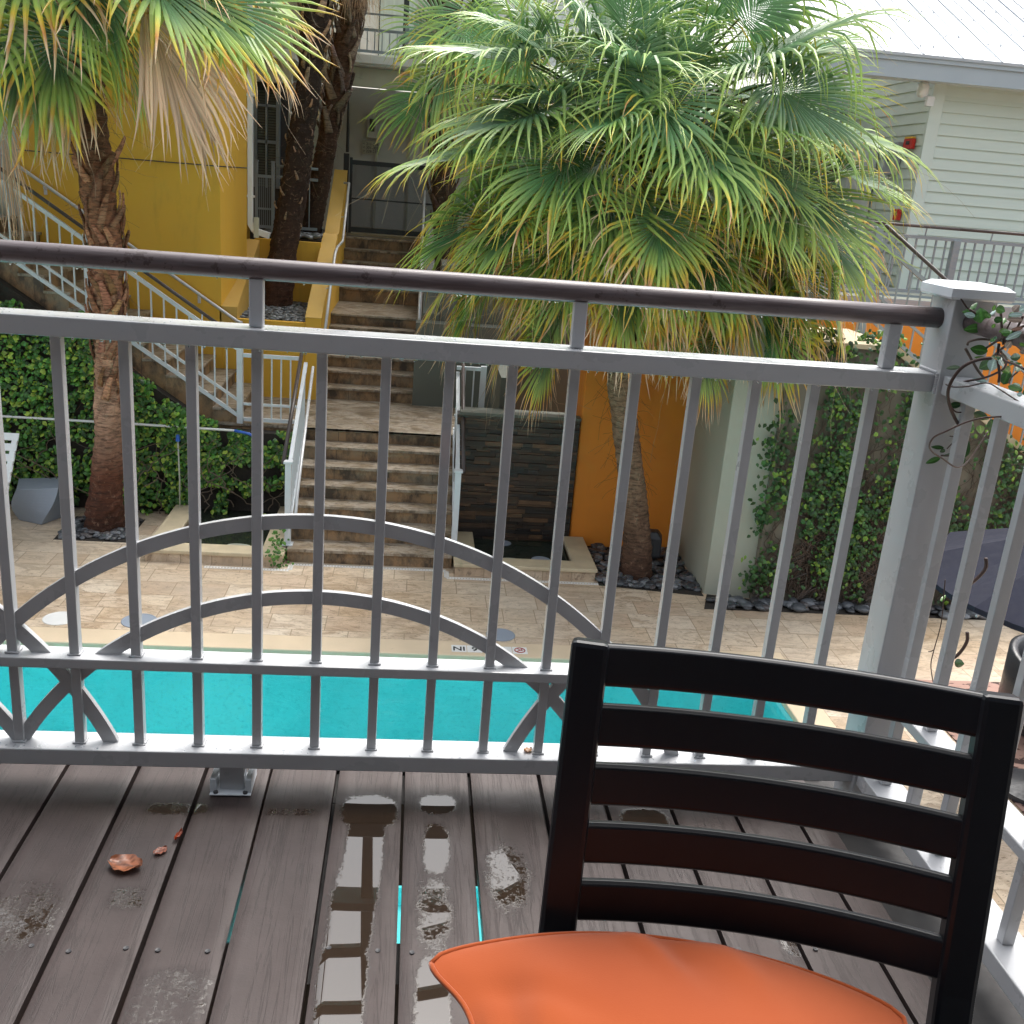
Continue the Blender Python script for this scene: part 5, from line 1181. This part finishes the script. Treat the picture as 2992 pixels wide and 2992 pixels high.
mb = MB(); crown(mb, cen, 30, 21, rh=(1.1, 1.7), R0=(1.0, 1.25), elev=(-12, 75), hand=H, nseg=36, ageb=.42, droop=1.25)
mb.build('crown', M['leaf_palm'], t)
mb = MB(); r_ = np.random.default_rng(5)
d_hub = ony(270, 5, 10.7); fan(mb, d_hub, (.55, -.1, -1), (.3, -1, .2), 1.42, 40, R_(30), .4, .9, r_, dry=1., wm=2.8); petiole(mb, cen, d_hub, col=(.35, .22, .12))
d_hub = ony(125, 70, 11.2); fan(mb, d_hub, (-.2, -.1, -1), (.0, -1, .2), 1.2, 22, R_(28), .5, 1.1, r_, dry=.6, wm=1.8)
mb.build('dry_frond', M['leaf_palm'], t)
t = tree('thin edge of another fan palm with a brown hanging frond at the far left edge', (-5.6, 13.0, 2))
trunk('trunk', [(-5.85, 12.4, 0), (-5.8, 12.4, 3), (-5.7, 12.4, 6.5)], [.16, .15, .15], [(.1, .06, .04), (.08, .05, .03)], t, 13, boots=[(.4, 1., 24, .25, .6)], boot_col=(.2, .12, .08))
mb = MB(); crown(mb, (-5.8, 12.4, 6.4), 20, 44, elev=(-50, 70), nseg=30, ageb=.2); d_hub = ony(-5, 190, 12.2); fan(mb, d_hub, (.15, -.1, -1), (.2, -1, .2), 1.3, 26, R_(16), .5, 1.1, r_, dry=1.); mb.build('crown', M['leaf_palm'], t)

# the two dark leaning trunks in the planter
t = tree('nearer of the two dark wet leaning palm trunks in the ochre planter', (-2.1, 16.2, 2.3))
P = lambda x, y, Y: ony(x / 1.932 * k_, y / 1.932 * k_, Y)
trunk('trunk', [(-2.18, 16.25, 2.1), (-2.16, 16.25, 2.4), (-2.07, 16.25, 3.18), (-1.92, 16.25, 4.1), (-1.77, 16.25, 5.2), (-1.70, 16.25, 5.8), (-1.62, 16.25, 6.6), (-1.56, 16.25, 7.6), (-1.5, 16.25, 9.4)],
      [.24, .22, .205, .20, .185, .17, .22, .26, .26], [(.11, .05, .03), (.05, .027, .018), (.03, .018, .013), (.035, .02, .014), (.09, .05, .028), (.16, .095, .055)], t, 17, boots=[(.18, .46, 26, .12, .5), (.46, 1., 90, .30, 1.2)], boot_col=(.40, .27, .17), rough_amp=.022, fib=160)
mb = MB(); crown(mb, (-1.5, 16.25, 9.6), 26, 33, elev=(-30, 70), nseg=32, ageb=.2); mb.build('crown', M['leaf_palm'], t)
t = tree('farther dark leaning palm trunk with crisscross leaf bases and a hanging skirt', (-1.85, 17.8, 3.3))
trunk('trunk', [(-1.86, 17.8, 3.1), (-1.82, 17.8, 3.5), (-1.64, 17.8, 4.4), (-1.53, 17.8, 5.2), (-1.38, 17.8, 5.95), (-1.25, 17.8, 6.7), (-1.1, 17.8, 7.6), (-1.0, 17.8, 9.5)],
      [.22, .19, .17, .16, .18, .20, .2, .2], [(.03, .02, .014), (.09, .045, .027), (.16, .085, .05), (.17, .12, .09)], t, 19, boots=[(.28, 1., 120, .36, .7)], boot_col=(.28, .21, .165), rough_amp=.018, fib=100)
mb = MB(); crown(mb, (-1.0, 17.8, 9.6), 22, 34, elev=(-30, 70), nseg=32, ageb=.2)
for q in range(7): fan(mb, (-1.15 + .12 * math.sin(q * 2.1), 17.65 + .1 * math.cos(q), 8.0), (.15 * math.sin(q * 1.7), -.05, -1), (0, -1, .2), 1.1, 24, R_(13), .4, 1.1, r_, dry=1.)
mb.build('crown', M['leaf_palm'], t)
# palm between the portico and the large crown
t = tree('smaller shaded fan palm behind the large palm near the portico', (.55, 16.3, 2))
trunk('trunk', [(.55, 16.4, 1), (.45, 16.4, 3), (.25, 16.4, 5.2), (.2, 16.4, 6.9)], [.2, .18, .19, .2], [(.05, .03, .02), (.06, .035, .02)], t, 23, boots=[(.4, 1., 50, .3, .8)], boot_col=(.14, .08, .05), fib=150)
cen = np.array([.55, 16.4, 6.8]); H = []
hp(825, 165, 1.2, (-.7, -.3, -.5), 1.1, .2); hp(840, 50, 1.3, (-.6, -.4, -.4), .9, .2); hp(850, 110, 1.2, (-.2, -.5, -.8), 1.1, .6); hp(880, 20, 1.3, (0, -.6, -.7), 1.0, .5)
mb = MB(); crown(mb, cen, 30, 35, rh=(.8, 1.3), R0=(.8, 1.05), elev=(-55, 70), hand=H, nseg=34, ageb=0., skip=lambda d: d[0] < -.15)
fan(mb, ony(838, 70, 15.6), (.0, -.1, -1), (0, -1, .2), 1.1, 24, R_(14), .4, 1.1, r_, dry=1.); fan(mb, ony(795, -20, 15.4), (.15, -.1, -1), (0, -1, .2), 1.0, 20, R_(18), .4, 1.1, r_, dry=1.)
mb.build('crown', M['leaf_palm'], t)

# ---------------------------------------------------------------- ivy and creepers
def leafmesh(mb, P, Nn, size, r, cols, K=1):
    n = len(P); u_ = r.normal(0, 1, (n, 3)); u_[:, 2] -= .6; u_ -= Nn * (u_ * Nn).sum(1)[:, None]; u_ /= np.linalg.norm(u_, axis=1)[:, None]; v_ = np.cross(Nn, u_)
    tl = Nn + r.normal(0, .38, (n, 3)); tl[:, 2] += .35; tl /= np.linalg.norm(tl, axis=1)[:, None]; v_ = np.cross(tl, u_); v_ /= np.linalg.norm(v_, axis=1)[:, None]; u_ = np.cross(v_, tl)
    s = (size * r.uniform(.55, 1.3, n))[:, None]
    pts = [P - u_ * s * .5, P - u_ * s * .15 + v_ * s * .42 - tl * s * .05, P + u_ * s * .25 + v_ * s * .30 - tl * s * .08, P + u_ * s * .62 - tl * s * .16, P + u_ * s * .25 - v_ * s * .30 - tl * s * .08, P - u_ * s * .15 - v_ * s * .42 - tl * s * .05, P + tl * s * .05]
    V = np.stack(pts, 1).reshape(-1, 3); b = np.arange(n)[:, None] * 7; F = np.concatenate([np.stack([b[:, 0] + 6, b[:, 0] + i, b[:, 0] + (i + 1) % 6], -1) for i in range(6)])
    c = np.array(cols)[r.integers(0, len(cols), n)] * r.uniform(.6, 1.35, (n, 1)); mb.add(V, F, np.repeat(c, 7, axis=0))
r = np.random.default_rng(77)
# retaining wall under the side stairs and the ivy on it
single('retaining_wall', MB().prism([(-12, -.1), (-12, 6.5), (-10.5, 6.5), (-2.45, 1.12), (-2.3, 1.12), (-1.4, 1.12), (-1.4, -.1)], 'y', 12.80, 12.97), M['soil'], 'dark retaining wall under the side stairs, covered in ivy', 'wall')
n = 15000; X_ = r.uniform(-7.2, -1.42, n); ztop = np.where(X_ < -2.4, 1.15 + (-2.4 - X_) * .62, 1.12) + .04 * np.sin(X_ * 7) + .03 * np.sin(X_ * 17); Z_ = r.uniform(0, 1, n) * (ztop + .03)
bulge = np.array([mnoise.noise(Vector((x * 1.6, 0, z * 1.6))) for x, z in zip(X_, Z_)]); fine = np.array([mnoise.noise(Vector((x * 4, 5, z * 4))) for x, z in zip(X_, Z_)])
keep = (fine > -.42) & ~((Z_ < .42) & (X_ > -2.75) & (fine < .25)) & ~((Z_ < .12) & (fine < .1)) & ~((X_ > -2.4) & (fine < -.18))
Y_ = 12.77 - (.10 + .16 * (bulge + .3)) * r.uniform(.15, 1, n); P = np.stack([X_, Y_, Z_], 1)[keep]; Nn = np.tile([0, -1., .25], (len(P), 1)); Nn /= np.linalg.norm(Nn[0])
mb = MB(); leafmesh(mb, P, Nn, .062, r, [(.06, .19, .025), (.09, .25, .03), (.04, .13, .02), (.20, .36, .045), (.03, .09, .018), (.06, .18, .03), (.30, .42, .05)])
n = 1900; X_ = r.uniform(-6.2, -3.9, n); Z_ = 1.15 + (-2.4 - X_) * .64 + r.uniform(-.12, .30, n); P = np.stack([X_, 12.9 - r.uniform(-.35, .15, n), Z_], 1)
k2 = (np.sin(X_ * 3.1) + np.sin(X_ * 7.7) * .5 > -.2) & (Z_ < slope_z(X_) - .02 + .15 * (X_ < -4.7)); leafmesh(mb, P[k2], np.tile([0, -.5, .86], (k2.sum(), 1)), .075, r, [(.10, .28, .035), (.18, .38, .05), (.06, .18, .025)])
for k in range(46):
    x = r.uniform(-7, -1.5); z = r.uniform(.02, .5); pts = []; dx = 0
    for i in range(int(r.uniform(10, 34))):
        dx = dx * .8 + r.normal(0, .03); x += dx; z += r.uniform(.01, .06)
        if z > (1.1 if x > -2.4 else 1.1 + (-2.4 - x) * .6) or x > -1.45: break
        pts.append((x, 12.60 + .08 * math.sin(k) , z))
    if len(pts) > 4: mb.tube(pts, np.linspace(.008, .003, len(pts)), 5, np.array([.16, .12, .085]) * r.uniform(.5, 1.2))
single('ivy', mb, M['leaf_ivy'], 'dense green ivy covering the retaining wall under the side stairs', 'ivy', kind='stuff')
# creeper on the right wall: stems and sparse leaves
mb = MB(); lf = []; wall_top = lambda x: 3.0 if x < 5.15 else 3.0 - (x - 5.15) * .595
for k in range(230):
    x = r.choice([4.15, 4.6, 4.95, 5.3, 5.9, 6.5, 7.1, 7.7]) + r.normal(0, .08); z = .03; pts = []; dx = r.normal(0, .012)
    thick = r.uniform(.004, .013)
    for i in range(int(r.uniform(25, 95))):
        dx = dx * .86 + r.normal(0, .016); x += dx; z += r.uniform(.015, .045)
        if z > wall_top(x) or x < 3.98: break
        pts.append((x, 10.565 - r.uniform(0, .012) - thick, z))
        if r.random() < (.16 if z > .5 else .08) and math.sin(x * 5.1 + z * 2.2) > -.55: lf.append((x + r.normal(0, .06), 10.53 - r.uniform(0, .08), z + r.normal(0, .05)))
    if len(pts) > 4: mb.tube(pts, np.linspace(thick, .0025, len(pts)), 5, np.array([.085, .06, .045]) * r.uniform(.5, 1.4))
lf = np.array(lf); d_ = np.array([mnoise.noise(Vector((p[0] * 2.1, 3, p[2] * 1.7))) for p in lf])
lf = lf[(d_ > -.22)]; cl = [lf]
for q in range(1): cl.append(lf[r.random(len(lf)) < .35] + r.normal(0, .045, (1, 3)) * [1, .2, 1])
for q in range(430):
    cx_, cz_ = r.uniform(4.0, 8.2), r.uniform(.35, 2.95)
    if cz_ < wall_top(cx_) - .02: m_ = int(r.uniform(6, 34)) * (math.sin(cx_ * 6.3 + 1 + cz_) + math.sin(cz_ * 4 + cx_ * 1.7) > -.62); cl.append(np.stack([r.normal(cx_, .11, m_), 10.53 - r.uniform(0, .10, m_), r.normal(cz_, .13, m_)], 1))
top = np.stack([r.uniform(4.1, 5.4, 420), 10.6 - r.uniform(-.25, .1, 420), 3.05 + r.uniform(-.1, .13, 420)], 1); cl.append(top[(np.sin(top[:, 0] * 9) > -.2)])
lf = np.concatenate(cl); lf = lf[lf[:, 2] > .1]
leafmesh(mb, lf, np.tile([0, -1., 0.], (len(lf), 1)), .058, r, [(.032, .095, .018), (.04, .12, .022), (.022, .065, .014), (.16, .28, .035), (.025, .075, .018), (.055, .15, .03)])  # greens darkened to carry the shade on this wall
n = 300; pr = np.stack([r.normal(4.02, .06, n), 10.62 - r.uniform(0, .08, n), r.uniform(.1, 2.2, n)], 1); leafmesh(mb, pr[np.sin(pr[:, 2] * 8) > .1], np.tile([-.4, -.9, 0.], ((np.sin(pr[:, 2] * 8) > .1).sum(), 1)), .055, r, [(.03, .09, .02)])
single('wall_creeper', mb, M['leaf_ivy'], 'creeper with tangled brown stems and patchy leaves on the grey vine wall', 'creeper', kind='stuff')
# ivy strand trailing at the foot of the left newel post
mb = MB(); n = 170; P = np.stack([r.normal(-1.46, .06, n), r.uniform(10.95, 11.5, n), r.uniform(.02, .5, n) * r.random(n)], 1); leafmesh(mb, P, np.tile([0, -.8, .6], (n, 1)), .045, r, [(.06, .18, .02), (.10, .24, .03)])
single('trailing_ivy', mb, M['leaf_ivy'], 'small strand of ivy trailing at the foot of the left stair post', 'ivy', kind='stuff')

# ---------------------------------------------------------------- pebble beds
flat = lambda x, y: .0
single('tree_pit', MB().box(-4.12, -3.28, 11.6, 12.45, -.05, .003), M['soil'], None, None, kind='structure')
pebbles('tree_pebbles', 'dark river pebbles in the square pit of the left palm', rect(-4.08, -3.32, 11.63, 12.4, (-3.68, 12.1, .24)), 150, .052, flat, 1)
single('planting_bed', MB().prism([(2.29, 10.86), (3.5, 10.66), (3.5, 12.2), (2.29, 12.2)], 'z', -.05, .0035).prism([(3.4, 10.28), (9, 10.28), (9, 10.58), (4.06, 10.6), (4.0, 10.64), (3.55, 10.72)], 'z', -.05, .0035), M['soil'], None, None, kind='structure')
def bedR(r):
    x, y = r.uniform(2.31, 3.5), r.uniform(10.8, 12.18)
    return None if math.hypot(x - 2.82, y - 11.26) < .2 or y < 10.88 - (x - 2.29) * .165 + .02 else (x, y)
pebbles('palm_pebbles', 'dark river pebbles around the foot of the large palm', bedR, 470, .056, lambda x, y: .0, 2)
pebbles('wall_pebbles', 'dark river pebbles in the strip along the vine wall', rect(3.5, 8.2, 10.30, 10.52), 210, .082, lambda x, y: .0, 3)
gp = [(.16, .18, .20), (.11, .125, .14), (.22, .24, .26), (.08, .09, .10)]
single('planter_soil', MB().box(-2.55, -1.56, 14.79, 16.69, 2.0, 2.245).box(-2.55, -1.56, 16.83, 19.0, 3.0, 3.3), M['soil'], None, None, kind='structure')
pebbles('planter_pebbles', 'grey river pebbles in the lower ochre planter', rect(-2.53, -1.58, 14.82, 16.66, (-2.18, 16.25, .2)), 520, .058, lambda x, y: 2.25 + (y - 14.8) * .02, 4, cols=gp)
pebbles('planter_pebbles', 'grey river pebbles in the upper ochre planter', rect(-2.53, -1.6, 16.86, 18.6, (-1.86, 17.8, .2)), 330, .062, lambda x, y: 3.30 + (y - 16.8) * .02, 6, cols=gp)
